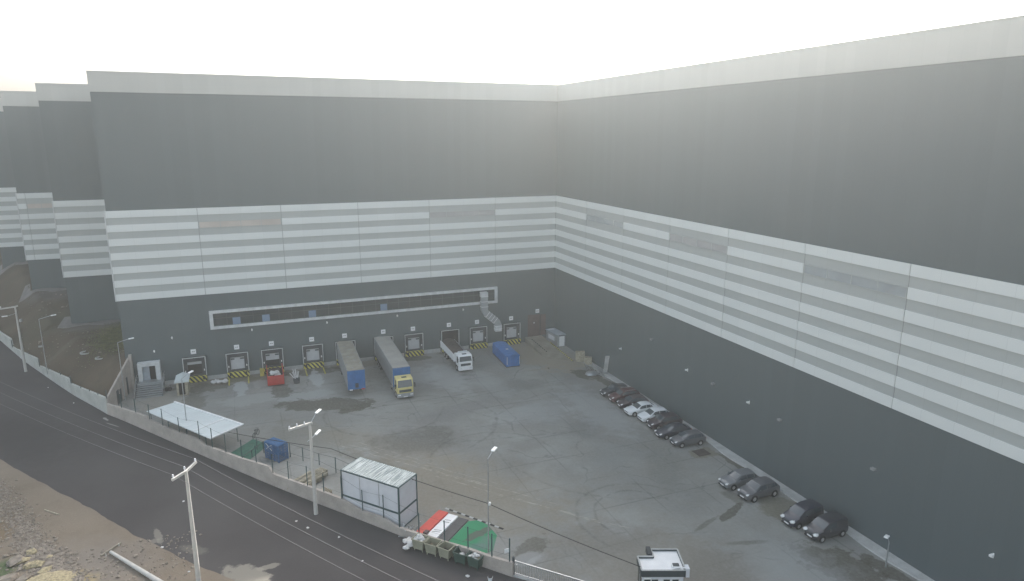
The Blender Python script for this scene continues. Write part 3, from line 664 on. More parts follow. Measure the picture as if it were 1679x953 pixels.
p3 = utility_pole((-85.91, 14.5, 0), 10.7, 'concrete power pole by the grey stepped wall at far left', ((-3.2, -.3, 10.45), (.35, .15, 10.75)), [(-3.0, -.3, 10.5), (-1.8, -.2, 10.6)],
    [((-.1, -.05, 9.6), (-.9, -.9, 9.5), (-.8, -.25, 0))])
MB().box(.3, .6, -.25, .25, 8.2, 8.6).build('switch_box', 'galv', p3)
def street_lamp(loc, H_, reach, label, base=None, col='galv', r=.07, rise=.35):
    o = thing('street_lamp', label, 'street lamp', loc, 0, 'street lamps of the yard')
    MB().tube((0, 0, 0), (0, 0, H_), r, r * .65, 8).build('pole', col, o)
    e = Vector((reach[0], reach[1], H_ + rise)); a = MB().tube((0, 0, H_), e, r * .55).build('lamp_arm', col, o)
    h = MB(); lamp_head(h, e, (reach[0], reach[1], .12), .7, .34); h.build('lamp_head', 'lampwhite', a, bevel=.04)
    return o
lL = street_lamp((-81.1, 6.6, bank_h(-81.1, 6.6) - .1), 8.6, (1.5, .2), 'thin street lamp standing on the earth bank behind the grey wall')
MB().box(-.6, -.1, -.06, .06, 4.3, 4.55).build('junction_box', 'galv', lL)
lW = street_lamp((-69.5, -4.9, 0), 8.6, (1.35, .1), 'street lamp in front of the pale retaining wall beside the entrance stairs')
l3 = street_lamp((-60.4, -22.2, 0), 8.0, (.75, .85), 'street lamp rising through the white canopy')
lM = street_lamp((-33.72, -57.64, 0), 9.2, (.62, .55), 'tall street lamp on the green painted floor behind the bins')
MB().box(-.02, .22, -.12, .1, 4.7, 4.95).build('junction_box', 'lampwhite', lM)
lR = street_lamp((-2.1, -72.59, 0), 2.4, (-.75, -.35), 'short street lamp at the foot of the long wall at lower right', rise=1.1)
lX = street_lamp((-2.3, -73.6 - 6.6, 0), 3.0, (-.5, -.3), 'short street lamp nearest the camera at the foot of the long wall', rise=.6)

def sag(a, c, s_, n=14): return [tuple(Vector(a).lerp(Vector(c), i / n) - Vector((0, 0, 4 * s_ * (i / n) * (1 - i / n)))) for i in range(n + 1)]
P1 = Vector((-57.96, -52.55, 0))
wl = ['power line over the road, strung on the insulator nearest the dirt', 'power line over the road, strung on the middle insulator', 'power line over the road, strung on the insulator nearest the yard']
for k, q in enumerate([(-.9, -.67, 10.42), (-.08, -.05, 10.67), (.68, .82, 10.82)]):
    a = P1 + Vector(q); dx = Vector((-26.6, 36.6, -.3)); ex = Vector((22, -33, -.2)); sp = (k - 1) * 1.0
    s = MB().path(sag(a, a + dx + Vector((sp * .1, sp * .1, 0)), .5), .008, 4).path(sag(a, a + ex, .5), .008, 4)
    tag(s.build('power_line', 'wiregrey'), wl[k], 'power line', 'power lines over the road')
s = MB().path(sag((-55.5, -29.2, 3.2), (-45.2, -40.0, 4.2), .1, 6) + sag((-45.2, -40.0, 4.2), (-33.72, -57.5, 4.8), .25, 10)[1:] + sag((-33.72, -57.5, 4.8), (-24.75, -68.6, 3.3), .15, 8)[1:], .035, 5)
tag(s.build('cable', 'brick'), 'black overhead cable running from the white canopy to the gatehouse', 'cable')

# ------------------------------------------------------------------ vehicles
def wheel(parent, x, y, r, w, side, name='wheel'):
    t = MB().tube((x, y - w / 2, r), (x, y + w / 2, r), r, r, 18); t = t.build(name, 'tyre', parent)
    yy = y + side * (w / 2 + .004); MB().tube((x, yy - side * .03, r), (x, yy, r), r * .64, r * .6, 12).build('rim', 'rim', t)
    return t
SED = [(0, .30, .60, .60, .46, .63), (.10, .24, .76, .68, .55, .72), (.45, .22, .86, .76, .62, .81), (1.20, .22, .89, .91, .70, .97), (1.95, .22, .90, .94, .60, 1.37), (2.08, .22, .90, .94, .61, 1.40), (2.62, .22, .90, .95, .61, 1.45), (2.72, .22, .90, .95, .61, 1.45), (3.32, .22, .90, .97, .58, 1.40), (3.48, .22, .90, .97, .58, 1.37), (4.02, .22, .87, 1.0, .64, 1.06), (4.38, .26, .80, .96, .62, 1.01), (4.5, .34, .70, .8, .55, .86)]
HAT = [(0, .30, .60, .62, .46, .66), (.10, .24, .76, .72, .55, .77), (.45, .22, .86, .82, .62, .88), (1.08, .22, .89, .96, .70, 1.02), (1.80, .22, .90, 1.0, .62, 1.44), (1.92, .22, .90, 1.0, .63, 1.47), (2.5, .22, .90, 1.02, .63, 1.52), (2.6, .22, .90, 1.02, .63, 1.52), (3.45, .22, .90, 1.04, .60, 1.48), (3.62, .22, .90, 1.05, .58, 1.45), (3.98, .24, .86, 1.05, .62, 1.12), (4.14, .28, .8, .95, .6, 1.0), (4.2, .36, .72, .8, .55, .88)]
SUV = [(0, .34, .62, .74, .48, .78), (.10, .28, .80, .84, .58, .90), (.45, .26, .89, .93, .66, .99), (1.08, .26, .92, 1.06, .74, 1.12), (1.72, .26, .93, 1.10, .66, 1.58), (1.85, .26, .93, 1.10, .67, 1.62), (2.5, .26, .93, 1.12, .68, 1.67), (2.6, .26, .93, 1.12, .68, 1.67), (3.55, .26, .93, 1.14, .66, 1.63), (3.72, .26, .92, 1.14, .65, 1.6), (4.2, .28, .88, 1.12, .66, 1.2), (4.36, .32, .84, 1.0, .62, 1.05), (4.42, .4, .76, .85, .56, .92)]
VAN = [(0, .30, .56, .66, .44, .72), (.12, .24, .74, .80, .55, .88), (.40, .22, .84, .94, .64, 1.02), (.85, .22, .87, 1.08, .70, 1.16), (1.55, .22, .88, 1.12, .66, 1.64), (1.68, .22, .88, 1.12, .68, 1.69), (2.45, .22, .88, 1.13, .72, 1.76), (2.52, .22, .88, 1.13, .72, 1.76), (3.5, .22, .88, 1.14, .74, 1.76), (3.75, .24, .87, 1.14, .74, 1.74), (3.9, .28, .86, 1.12, .72, 1.5), (3.95, .3, .84, 1.0, .7, 1.15), (3.97, .36, .8, .85, .6, .92)]
def car(kind, paintm, label, loc, rz=0, rear_glass=True, name='parked_car', cat='car', side_glass=True, roofrail=False, grp='cars parked along the long wall'):
    T = {'sedan': SED, 'hatch': HAT, 'suv': SUV, 'van': VAN}[kind]
    o = thing(name, label, cat, loc, rz, grp); half = []
    def ring(t):
        x, zs, hw, zb, hr, zr = t
        z1 = zs + (zb - zs) * .3; z2 = zs + (zb - zs) * .72
        return [(x, hw * .88, zs), (x, hw * .99, z1), (x, hw, z2), (x, hw * .965, zb), (x, hr + .02, zr - .025), (x, hr * .72, zr + .01), (x, 0, zr + .03)]
    R_ = [ring(t) for t in T]; k = 7; full = []
    for r in R_: full.append(r + [(x, -y, z) for x, y, z in reversed(r[:-1])])
    n = 13; vs = [p for r in full for p in r]; bm = MB()
    bm.add(vs, [(i * n + j, i * n + j + 1, (i + 1) * n + j + 1, (i + 1) * n + j) for i in range(len(T) - 1) for j in range(n - 1)] + [(i * n, (i + 1) * n, (i + 2) * n - 1, (i + 1) * n - 1) for i in range(len(T) - 1)] + [tuple(range(n)), tuple(reversed(range((len(T) - 1) * n, len(T) * n)))])
    bo = bm.build('body', paintm, o, smooth=True)
    me = bo.data
    import bmesh
    q = bmesh.new(); q.from_mesh(me); bmesh.ops.recalc_face_normals(q, faces=q.faces[:]); q.to_mesh(me); q.free()
    me.set_sharp_from_angle(angle=R(38)) if hasattr(me, 'set_sharp_from_angle') else None
    # glass sheets a little proud of the body
    def panel(name, quads, ins=.06, out=.012):
        g = MB()
        for qd in quads:
            qd = [Vector(v) for v in qd]; c = sum(qd, Vector()) / 4; nn = (qd[2] - qd[0]).cross(qd[3] - qd[1]).normalized()
            if nn.dot(c - Vector((c.x * .999 + 2.2 * .001, 0, .7))) < 0: nn = -nn
            g.add([v + (c - v).normalized() * min(ins, (c - v).length * .4) + nn * out for v in qd], [(0, 1, 2, 3)])
        g.build(name, 'carglass', o)
    F = lambda i, j: full[i][j]
    def strip(nm, ia, ib, ta, tb):
        P = lambda j, t: Vector(F(ia, j)).lerp(Vector(F(ib, j)), t) + Vector((-.008 if ia < 6 else .008, 0, .014))
        js = [4, 5, 6, 7, 8]; g = MB(); vs = [P(j, t) for t in (ta, tb) for j in js]
        for t0_, k in ((0, 0), (5, 0)):
            vs[t0_].y += .0; 
        g.add(vs, [(i, i + 1, 6 + i, 5 + i) for i in range(4)]); g.build(nm, 'carglass', o, smooth=True)
    strip('windscreen', 3, 4, .06, .94)
    def side(nm, pts, j3, j4):
        g = MB(); vs = []
        for i, t, lo, hi in pts:
            p3 = Vector(F(i, j3)).lerp(Vector(F(i + 1, j3)), t); p4 = Vector(F(i, j4)).lerp(Vector(F(i + 1, j4)), t); k = Vector((0, .034 if j3 == 3 else -.034, .01))
            vs += [p3.lerp(p4, lo) + k, p3.lerp(p4, hi) + k]
        n_ = len(pts); g.add(vs, [(2 * i, 2 * i + 1, 2 * i + 3, 2 * i + 2) if j3 != 3 else (2 * i, 2 * i + 2, 2 * i + 3, 2 * i + 1) for i in range(n_ - 1)]); g.build(nm, 'carglass', o)
    for j3, j4 in ((3, 4), (9, 8)):
        side('side_window', [(3, .42, .08, .45), (4, .0, .1, .84), (5, .0, .1, .86), (5, .95, .1, .87)], j3, j4)
        if side_glass:
            e = 8 if kind != 'van' else 8
            side('side_window', [(6, .3, .1, .87), (7, .0, .1, .87), (7, .97, .1, .85)], j3, j4)
            if kind != 'sedan': side('quarter_window', [(8, .25, .12, .84), (8, .95, .14, .8), (9, .45, .2, .6)], j3, j4)
            else: side('quarter_window', [(8, .2, .12, .84), (9, .1, .14, .7)], j3, j4)
    if rear_glass: strip('rear_window', 9, 10, .08, .9)
    L_ = T[-1][0]; wr = .32 if kind != 'suv' else .36; ax = (.82, L_ - .85) if kind != 'van' else (.72, L_ - .72)
    for x in ax:
        for sd in (-1, 1):
            hw = .9 if kind in ('sedan', 'hatch') else (.93 if kind == 'suv' else .88)
            MB().tube((x, sd * (hw - .05), wr + .02), (x, sd * (hw + .003), wr + .02), wr + .06, wr + .055, 18).build('wheel_arch', 'rubber', o)
            wheel(o, x, sd * (hw - .09), wr, .2, sd)
    zb = T[1][3]
    for sd in (-1, 1):
        h = MB().rock((.17, sd * .60, zb - .03), .24 if kind != 'van' else .34, 0, .55, 3); h.build('headlight', 'headlight', o, smooth=True)
        MB().box(1.45, 1.6, sd * 1.0 - .09, sd * 1.0 + .09, T[3][3] + .03, T[3][3] + .16).build('mirror', paintm, o, bevel=.02)
        MB().box(L_ - .1, L_ + .0, sd * .62 - .13, sd * .62 + .13, .72, .9).build('tail_light', 'red', o)
    MB().box(-.02, .06, -.42, .42, zb - .2, zb - .1).build('grille', 'steel_dark', o)
    MB().box(-.06, .04, -.26, .26, .38, .49).build('number_plate', 'plate', o)
    MB().box(-.03, .3, -.62, .62, .2, .34).build('bumper', 'rubber', o, bevel=.02)
    if roofrail:
        for sd in (-1, 1): MB().bar((1.9, sd * (T[5][4] - .02), T[5][5] + .03), (3.5, sd * (T[8][4] - .02), T[8][5] + .05), .04, .04).build('roof_rail', 'galv', o)
    return o
car('hatch', 'c_black', 'black car at the far end of the row, before the maroon one', (-5.75, -28.4, 0), R(-3))
car('suv', 'c_maroon', 'maroon people carrier with roof rails, second from the far end of the row', (-5.7, -30.7, 0), R(-3), roofrail=True)
car('hatch', 'c_dark', 'dark purplish hatchback between the maroon car and the white saloon', (-5.65, -33.0, 0), R(-4))
car('sedan', 'c_white', 'white saloon with a boot, first of the two white cars from the docks', (-6.0, -35.5, 0), R(-2))
car('hatch', 'c_white', 'white hatchback parked beside the white saloon and a dark car', (-5.45, -38.0, 0), R(-3))
car('suv', 'c_dark', 'dark brownish car right beside the white hatchback', (-5.5, -40.35, 0), R(-4))
car('sedan', 'c_navy', 'long dark blue saloon second from the near end of the row of eight', (-6.05, -43.0, 0), R(-3))
car('hatch', 'c_graphite', 'graphite grey hatchback at the near end of the row, by a brown drain cover', (-5.6, -45.6, 0), R(-5))
car('hatch', 'c_silver', 'silver grey hatchback parked left of the graphite off-roader', (-6.55, -56.1, 0), R(-2))
car('suv', 'c_graphite', 'graphite off-roader with chrome grille beside the silver hatchback', (-6.25, -58.9, 0), R(3))
car('van', 'c_navy', 'black small van with side windows, left one of the two vans', (-5.55, -64.4, 0), R(2), name='small_van', cat='van', grp='black small vans')
car('van', 'c_black', 'black panel van, nearest vehicle to the camera by the wall', (-5.15, -66.9, 0), R(1), name='small_van', cat='van', side_glass=False, grp='black small vans')

def cab(o, y1, w, hgt, m, front_lower, depth=1.9):
    """tilt cab, front face at y=-y1 facing -y, x centred"""
    hw = w / 2
    prof = [(-y1, .95), (-y1 - .02, 1.75), (-y1 + .28, hgt - .15), (-y1 + .5, hgt), (-y1 + depth, hgt + .02), (-y1 + depth, .95)]
    s = MB(); n = len(prof)
    s.add([(-hw, y, z) for y, z in prof] + [(hw, y, z) for y, z in prof], [tuple(range(n)), tuple(reversed(range(n, 2 * n)))] + [(i, n + i, n + (i + 1) % n, (i + 1) % n) for i in range(n)])
    c = s.build('cab', m, o, bevel=.07)
    def fy(z): return -y1 - .02 + .30 * (z - 1.75) / (hgt - 1.9)
    za, zb = 1.85, hgt - .22
    MB().add([(-hw + .12, fy(za) - .025, za), (hw - .12, fy(za) - .025, za), (hw - .2, fy(zb) - .025, zb), (-hw + .2, fy(zb) - .025, zb)], [(0, 1, 2, 3)]).build('windscreen', 'carglass', c)
    for sd in (-1, 1):
        x = sd * (hw + .012); MB().add([(x, -y1 + .2, 1.8), (x, -y1 + 1.15, 1.8), (x, -y1 + 1.15, hgt - .25), (x, -y1 + .42, hgt - .25)], [(0, 1, 2, 3)]).build('side_window', 'carglass', c)
        MB().box(sd * (hw + .22) - .05, sd * (hw + .22) + .05, -y1 - .05, -y1 + .15, 1.75, 2.4).bar((sd * hw, -y1 + .1, 2.3), (sd * (hw + .2), -y1 + .05, 2.3), .04, .04).build('mirror', 'rubber', c)
        MB().box(sd * (hw - .3) - .2, sd * (hw - .3) + .2, -y1 - .13, -y1 - .1, .68, .85).build('headlight', 'headlight', c)
    MB().box(-hw, hw, -y1 - .1, -y1 + .7, .38, .93).build('bumper', front_lower, c, bevel=.04)
    MB().box(-hw + .3, hw - .3, -y1 - .035, -y1 - .01, 1.12, 1.5).build('grille', 'steel_dark', c)
    MB().box(-.35, .35, -y1 + .65, -y1 + 1.0, hgt + .01, hgt + .08).build('roof_hatch', 'steel_dark', c)
    MB().box(-.3, .3, -y1 - .125, -y1 - .101, .42, .54).build('number_plate', 'plate', c)
    return c
def trailer(o, y0, y1, w, z0, z1, side, frontm, roofm, sidew=True):
    hw = w / 2
    b_ = MB(); b_.box(-hw, hw, -y1 + .06, -y0, z0, z1 - .03)
    bd = b_.build('box_body', side, o); s = MB(); s.box(-hw - .015, hw + .015, -y1 - .02, -y1 + .058, z0 - .05, z1 - .01)
    for i in range(7): x = -hw + .2 + i * (w - .4) / 6; s.box(x - .03, x + .03, -y1 - .05, -y1 - .02, z0, z1 - .15)
    s.build('front_wall', frontm, bd)
    r = MB(); nx_, ny_ = 8, 40; vs = []
    for j in range(ny_ + 1):
        for i in range(nx_ + 1):
            x = -hw + w * i / nx_; y = -y1 + (y1 - y0) * j / ny_; e = 1 - abs(2 * i / nx_ - 1) ** 3
            vs.append((x, y, z1 - .028 + .0 + e * (.035 * math.sin(j * 1.3) + .03 * math.sin(j * .45 + i) + .05)))
    r.add(vs, [(j * (nx_ + 1) + i, j * (nx_ + 1) + i + 1, (j + 1) * (nx_ + 1) + i + 1, (j + 1) * (nx_ + 1) + i) for j in range(ny_) for i in range(nx_)])
    r.build('roof', roofm, bd, smooth=True)
    t = MB()
    for sd in (-1, 1): t.box(sd * hw - .03, sd * hw + .03, -y1 + .06, -y0, z1 - .1, z1 + .02).box(sd * hw - .03, sd * hw + .03, -y1 + .06, -y0, z0 - .06, z0 + .1)
    t.box(-hw, hw, -y1 - .03, -y1 + .05, z1 - .02, z1 + .05); t.build('edge_rail', 'greytarp', bd)
    s = MB()
    for sd in (-.45, .45): s.box(sd - .06, sd + .06, -y1 + .3, -y0 - .2, z0 - .4, z0 - .06)
    s.build('chassis', 'chassis', o)
    for y in (y0 + 2.2, y0 + 3.5, y0 + 4.8):
        for sd in (-1, 1):
            t = MB().tube((sd * (hw - .38), -y, .5), (sd * (hw - .04), -y, .5), .5, .5, 18).build('wheel', 'tyre', o)
            MB().tube((sd * (hw - .03), -y, .5), (sd * (hw - .02), -y, .5), .28, .26, 12).build('rim', 'silverbump', t)
def rotw(o, x, y, a): o.location = (x, y, 0); o.rotation_euler = (0, 0, a)
tr = thing('semi_trailer', 'blue fronted trailer without a tractor, backed into the fifth dock', 'trailer', group='trailers at the docks'); rotw(tr, -38.1, -.35, R(-2.0))
trailer(tr, .1, 15.0, 2.45, 1.15, 3.95, 'greytarp', 'bluedk', 'tarproof')
for sd in (-.8, .8): MB().tube((sd, -12.6, 0), (sd, -12.6, 1.0), .07).box(sd - .15, sd + .15, -12.75, -12.45, 0, .05).build('landing_leg', 'chassis', tr)
for x, m_ in ((-.8, 'lampwhite'), (.9, 'red')): MB().box(x - .22, x + .22, -15.1, -15.03, 1.0, 1.14).build('marker_board', m_, tr)
MB().box(-.2, .25, -15.2, -15.04, 1.4, 2.0).build('air_coupling', 'steel_dark', tr)
tk = thing('semi_truck', 'grey curtain trailer with a blue front and a yellow tractor cab at the docks', 'truck', group='trailers at the docks'); rotw(tk, -32.0, -.35, R(-1.2))
trailer(tk, .1, 16.4, 2.5, 1.2, 4.05, 'greytarp', 'bluedk', 'tarproof2')
cab(tk, 18.75, 2.35, 3.05, 'yellow', 'silverbump', 1.9)
MB().box(-.45, .45, -17, -12.5, .55, .85).build('tractor_chassis', 'chassis', tk)
for y in (17.5, 14.1):
    for sd in (-1, 1):
        t = MB().tube((sd * .82, -y, .5), (sd * 1.16, -y, .5), .5, .5, 18).build('wheel', 'tyre', tk); MB().tube((sd * 1.165, -y, .5), (sd * 1.175, -y, .5), .28, .26, 12).build('rim', 'rim', t)
MB().box(-1.2, -.6, -16.6, -15.2, .5, 1.0).build('fuel_tank', 'galv', tk)
tw = thing('tipper_truck', 'white open bed lorry with dark brown load, reversed into an open dock', 'truck', group='trailers at the docks'); rotw(tw, -20.75, -.3, R(-.8))
cab(tw, 11.2, 2.25, 2.8, 'white', 'white', 1.75)
hw = 1.2
bd = MB().box(-hw, hw, -8.9, -.6, 1.1, 1.25).build('bed', 'greytarp', tw)
for sd in (-1, 1):
    s = MB().box(sd * hw - .04, sd * hw + .04, -8.9, -.6, 1.25, 2.35)
    for i in range(8): y = -8.8 + i * 1.15; s.box(sd * (hw + .06) - .03, sd * (hw + .06) + .03, y, y + .12, 1.15, 2.35)
    s.build('side_board', 'greytarp' if sd > 0 else 'white', bd)
MB().box(-hw, hw, -9.0, -8.91, 1.25, 2.7).build('headboard', 'white', bd); MB().box(-.7, .9, -9.25, -9.02, 2.55, 2.95).build('rolled_tarp', 'whitepanel', tw, bevel=.08)
vs = []; s = MB()
for j in range(17):
    for i in range(7): vs.append((-hw + .05 + i * (2 * hw - .1) / 6, -8.9 + j * .51, 2.0 + .35 * math.sin(PI * i / 6) + random.uniform(-.06, .08) + .02 * j))
s.add(vs, [(j * 7 + i, j * 7 + i + 1, (j + 1) * 7 + i + 1, (j + 1) * 7 + i) for j in range(16) for i in range(6)]); s.build('load', 'load', bd)
MB().box(-.45, .45, -9.6, -.8, .65, 1.05).build('chassis', 'chassis', tw)
for y in (9.9, 3.9, 2.6):
    for sd in (-1, 1):
        t = MB().tube((sd * .8, -y, .5), (sd * 1.13, -y, .5), .5, .5, 18).build('wheel', 'tyre', tw); MB().tube((sd * 1.14, -y, .5), (sd * 1.15, -y, .5), .28, .26, 12).build('rim', 'rim', t)
# blue container
cn = thing('container', 'long blue steel container standing before the last striped dock', 'container', (-12.75, -8.1, 0), R(-3.2))
s = MB(); s.box(-1.12, 1.12, -3.8, 3.8, .15, 1.92)
cb = s.build('body', 'blue', cn)
s = MB()
for i in range(19):
    y = -3.6 + i * .4
    for sd in (-1, 1): s.box(sd * 1.15 - .03, sd * 1.15 + .03, y, y + .2, .25, 1.8)
for i in range(5): x = -.8 + i * .4; s.box(x - .08, x + .08, -3.86, -3.8, .25, 1.75)
s.build('rib', 'blue', cb)
vs = []; s = MB()
for j in range(25):
    for i in range(7): vs.append((-1.16 + i * 2.32 / 6, -3.85 + j * 7.7 / 24, 1.925 + .16 * math.sin(PI * i / 6) + .04 * math.sin(j * 1.9) * math.sin(PI * i / 6)))
s.add(vs, [(j * 7 + i, j * 7 + i + 1, (j + 1) * 7 + i + 1, (j + 1) * 7 + i) for j in range(24) for i in range(6)]); s.build('tarpaulin', 'blue', cn, smooth=True)
for sd in (-1, 1): MB().box(sd * 1.06 - .04, sd * 1.06 + .04, -3.9, -3.87, .5, 1.8).build('reflector_strip', 'whitepanel', cn)
MB().box(-.25, .15, -.9, -.6, 2.1, 2.16).build('paper', 'whitepanel', cn)
MB().box(-1.12, 1.12, -3.75, 3.75, .02, .15).build('skid', 'chassis', cn)
# red skip docked at bay three
sk = thing('skip', 'red open topped skip with waste inside, at the third dock', 'skip', (-49.2, -3.9, 0), R(-1))
s = MB().box(-1.15, 1.15, -2.9, -2.8, .2, 1.55)
for i in range(6): x = -1.05 + i * .42; s.box(x - .03, x + .03, -2.96, -2.9, .25, 1.5)
s.box(-1.2, 1.2, -2.98, -2.78, 1.55, 1.65); s.build('front_wall', 'red', sk)
MB().box(-1.2, -1.1, -2.8, 2.9, .2, 1.6).box(1.1, 1.2, -2.8, 2.9, .2, 1.6).box(-1.1, 1.1, -2.8, 2.9, .2, .35).build('body', 'red', sk)
s = MB(); vs = []
for j in range(13):
    for i in range(6): vs.append((-1.09 + i * 2.18 / 5, -2.79 + j * 5.6 / 12, .9 + random.uniform(-.15, .2)))
s.add(vs, [(j * 6 + i, j * 6 + i + 1, (j + 1) * 6 + i + 1, (j + 1) * 6 + i) for j in range(12) for i in range(5)]); s.build('waste', 'load', sk)
s = MB()
for i in range(9): s.rock((random.uniform(-.4, .6), random.uniform(-2.2, -.6), 1.15 + random.uniform(0, .5)), random.uniform(.3, .5), 0, .8)
s = s.build('waste_bags', 'trash'); tag(s, 'heap of whitish waste bags lying inside the red skip', 'waste bags'); s.location = (-49.2, -3.9, 0)
MB().box(-51.35, -50.75, -1.5, -.98, 0, 1.15).build('yb', 'yellowp'); yb = bpy.data.objects['yb']; yb.name = 'guard_block'; tag(yb, 'faded yellow guard block left of the red skip', 'guard block')
# small clutter at the docks
s = MB()
for i in range(9): s.rock((-57.2 + random.uniform(-.9, .9), -2.2 + random.uniform(-.35, .35), .25), .45, 0, .7)
tag(s.build('sacks', 'trash'), 'row of white sacks on the ground between the first two docks', 'sacks')
pt = thing('planter', 'grey tub holding a leaning bundle of pale scraps, right of the red skip', 'tub', (-46.3, -6.6, 0))
MB().tube((0, 0, 0), (0, 0, .8), .42, .5, 12).build('tub', 'shelter', pt); s = MB()
for i in range(9): a = random.uniform(0, 6.28); s.bar((.15 * math.cos(a), .15 * math.sin(a), .6), (.7 * math.cos(a) - .2, .7 * math.sin(a) + .3, 1.5 + random.uniform(0, .5)), .08, .12)
s.build('scraps', 'trash', pt)
# kiosk beside the first dock
ki = thing('kiosk', 'small booth with ribbed pale roof between the stairs and the first dock', 'kiosk', (-62.0, -4.3, 0), R(0))
MB().box(-.75, .75, -1.6, 1.3, .05, 2.1).build('body', 'wood', ki); MB().box(-.45, .35, -1.63, -1.6, .2, 1.95).build('door', 'brown_dark', ki); MB().box(-.78, -.75, -.8, .6, .9, 1.8).build('window', 'glass', ki)
s = MB()
s.add([(-.95, -1.9, 2.15), (.0, -1.9, 2.55), (.95, -1.9, 2.15), (-.95, 1.5, 2.15), (0, 1.5, 2.55), (.95, 1.5, 2.15), (-.95, -1.9, 2.09), (.95, -1.9, 2.09), (-.95, 1.5, 2.09), (.95, 1.5, 2.09)], [(0, 1, 4, 3), (1, 2, 5, 4), (6, 7, 2, 1, 0), (9, 8, 3, 4, 5), (6, 0, 3, 8), (7, 9, 5, 2), (8, 9, 7, 6)])
for i in range(8): y = -1.85 + i * .47; s.bar((-.95, y, 2.18), (0, y, 2.58), .06, .04).bar((0, y, 2.58), (.95, y, 2.18), .06, .04)
s.build('roof', 'ltblue', ki)
wb = MB()
for px in (-63.9, -64.3): wb.tube((px, -3.0, .3), (px, -3.15, .3), .3, .3, 14)
wb.bar((-64.3, -3.07, .3), (-63.9, -3.07, .9), .05, .05).bar((-63.9, -3.07, .3), (-63.7, -3.07, 1.0), .05, .05)
tag(wb.build('hand_trolley', 'rubber'), 'small black wheeled trolley beside the entrance stairs', 'trolley')

# ------------------------------------------------------------------ canopy and things along the fence
ca = thing('canopy', 'large low canopy with pale blue corrugated sheets along the fence', 'canopy')
C0, C1, C2, C3 = [Vector(p) for p in ((-65.35, -17.1, 2.55), (-62.25, -14.85, 2.45), (-53.95, -25.85, 2.45), (-57.5, -28.9, 2.55))]
s = MB(); n = 44; vs = []
for i in range(n + 1):
    t = i / n; z = .045 * (i % 2)
    for j in range(9): p = C0.lerp(C3, t).lerp(C1.lerp(C2, t), j / 8); vs.append((p.x, p.y, p.z + z))
s.add(vs, [(i * 9 + j, (i + 1) * 9 + j, (i + 1) * 9 + j + 1, i * 9 + j + 1) for i in range(n) for j in range(8)])
s.add([(x, y, z - .05) for x, y, z in vs], [(i * 9 + j, i * 9 + j + 1, (i + 1) * 9 + j + 1, (i + 1) * 9 + j) for i in range(n) for j in range(8)])
s.build('roof', 'ltblue', ca)
s = MB(); up = Vector((0, 0, .09))
s.bar(C1 + up, C2 + up, .22, .1).bar(C2 + up, C3 + up, .16, .1).bar(C0.lerp(C3, .75) + up, C1.lerp(C2, .75) + up, .14, .08); s.build('white_flashing', 'white', ca)
for i in range(4):
    for a, c in ((C0, C3), (C1, C2)):
        p = a.lerp(c, .04 + i * .3) ; q = p.lerp(C0.lerp(C2, .5), .05); MB().tube((q.x, q.y, 0), (q.x, q.y, 2.42), .05).build('post', 'teal_steel', ca)
o = MB().prism([(-56.6, -29.2), (-53.0, -24.9), (-51.2, -27.2), (-54.3, -31.9)], .012, .03); tag(o.build('green_mat', 'greendk'), 'dull green floor mat on the yard at the open end of the canopy', 'mat')
rl = MB()
rp = [(-54.6, -31.9), (-53.2, -30.0), (-51.9, -28.2)]
for x, y in rp: rl.box(x - .04, x + .04, y - .04, y + .04, 0, .9)
rl.bar((*rp[0], .88), (*rp[2], .88), .06, .06); tag(rl.build('low_railing', 'steel_dark'), 'low dark railing along the edge of the dull green mat', 'railing')
by = thing('bicycle', 'dark bicycle leaning near the open end of the canopy', 'bicycle', (-52.6, -24.2, 0), R(60))
for x in (-.5, .5):
    w_ = MB(); 
    for i in range(14): a0, a1 = 2 * PI * i / 14, 2 * PI * (i + 1) / 14; w_.tube((x + .33 * math.cos(a0), 0, .34 + .33 * math.sin(a0)), (x + .33 * math.cos(a1), 0, .34 + .33 * math.sin(a1)), .03, .03, 5)
    w_.build('wheel', 'rubber', by)
MB().tube((-.5, 0, .34), (-.15, 0, .8), .025).tube((-.15, 0, .8), (.4, 0, .8), .025).tube((.4, 0, .8), (.5, 0, .34), .025).tube((0, 0, .3), (.4, 0, .8), .025).tube((0, 0, .3), (-.15, 0, .9), .025).tube((-.5, 0, .34), (0, 0, .3), .025).build('frame', 'steel_dark', by)
MB().tube((.4, -.25, .98), (.4, .25, .98), .02).tube((.4, 0, .8), (.4, 0, .98), .02).build('handlebar', 'steel_dark', by); MB().box(-.28, 0, -.07, .07, .9, .95).build('saddle', 'rubber', by)
cg = thing('storage_cage', 'blue slatted steel cage standing behind the fence', 'cage', (-50.5, -31.35, 0), R(-54))
s = MB()
for x in (-1.15, -.38, .38, 1.15):
    for y in (-.65, .65): s.box(x - .05, x + .05, y - .05, y + .05, 0, 2.05)
for z in (.1, 1.0, 2.0):
    for y in (-.65, .65): s.box(-1.15, 1.15, y - .04, y + .04, z, z + .08)
    for x in (-1.15, 1.15): s.box(x - .04, x + .04, -.61, .61, z, z + .08)
s.build('frame', 'bluecage', cg); s = MB()
for i in range(9):
    z = .22 + i * .2
    for y in (-.6, .6): s.box(-1.1, 1.1, y - .015, y + .015, z, z + .1)
    for x in (-1.1, 1.1): s.box(x - .015, x + .015, -.58, .58, z, z + .1)
s.build('slats', 'bluecage', cg); s = MB()
for i in range(9): x = -1.1 + i * .27; s.box(x - .09, x + .09, -.66, .66, 2.09, 2.13)
s.build('top', 'bluecage', cg); s = MB().bar((-1.0, -.63, 1.2), (0, -.63, 1.9), .06, .04).bar((-1.0, -.63, 1.9), (0, -.63, 1.2), .06, .04); s.build('brace', 'ltblue', cg)
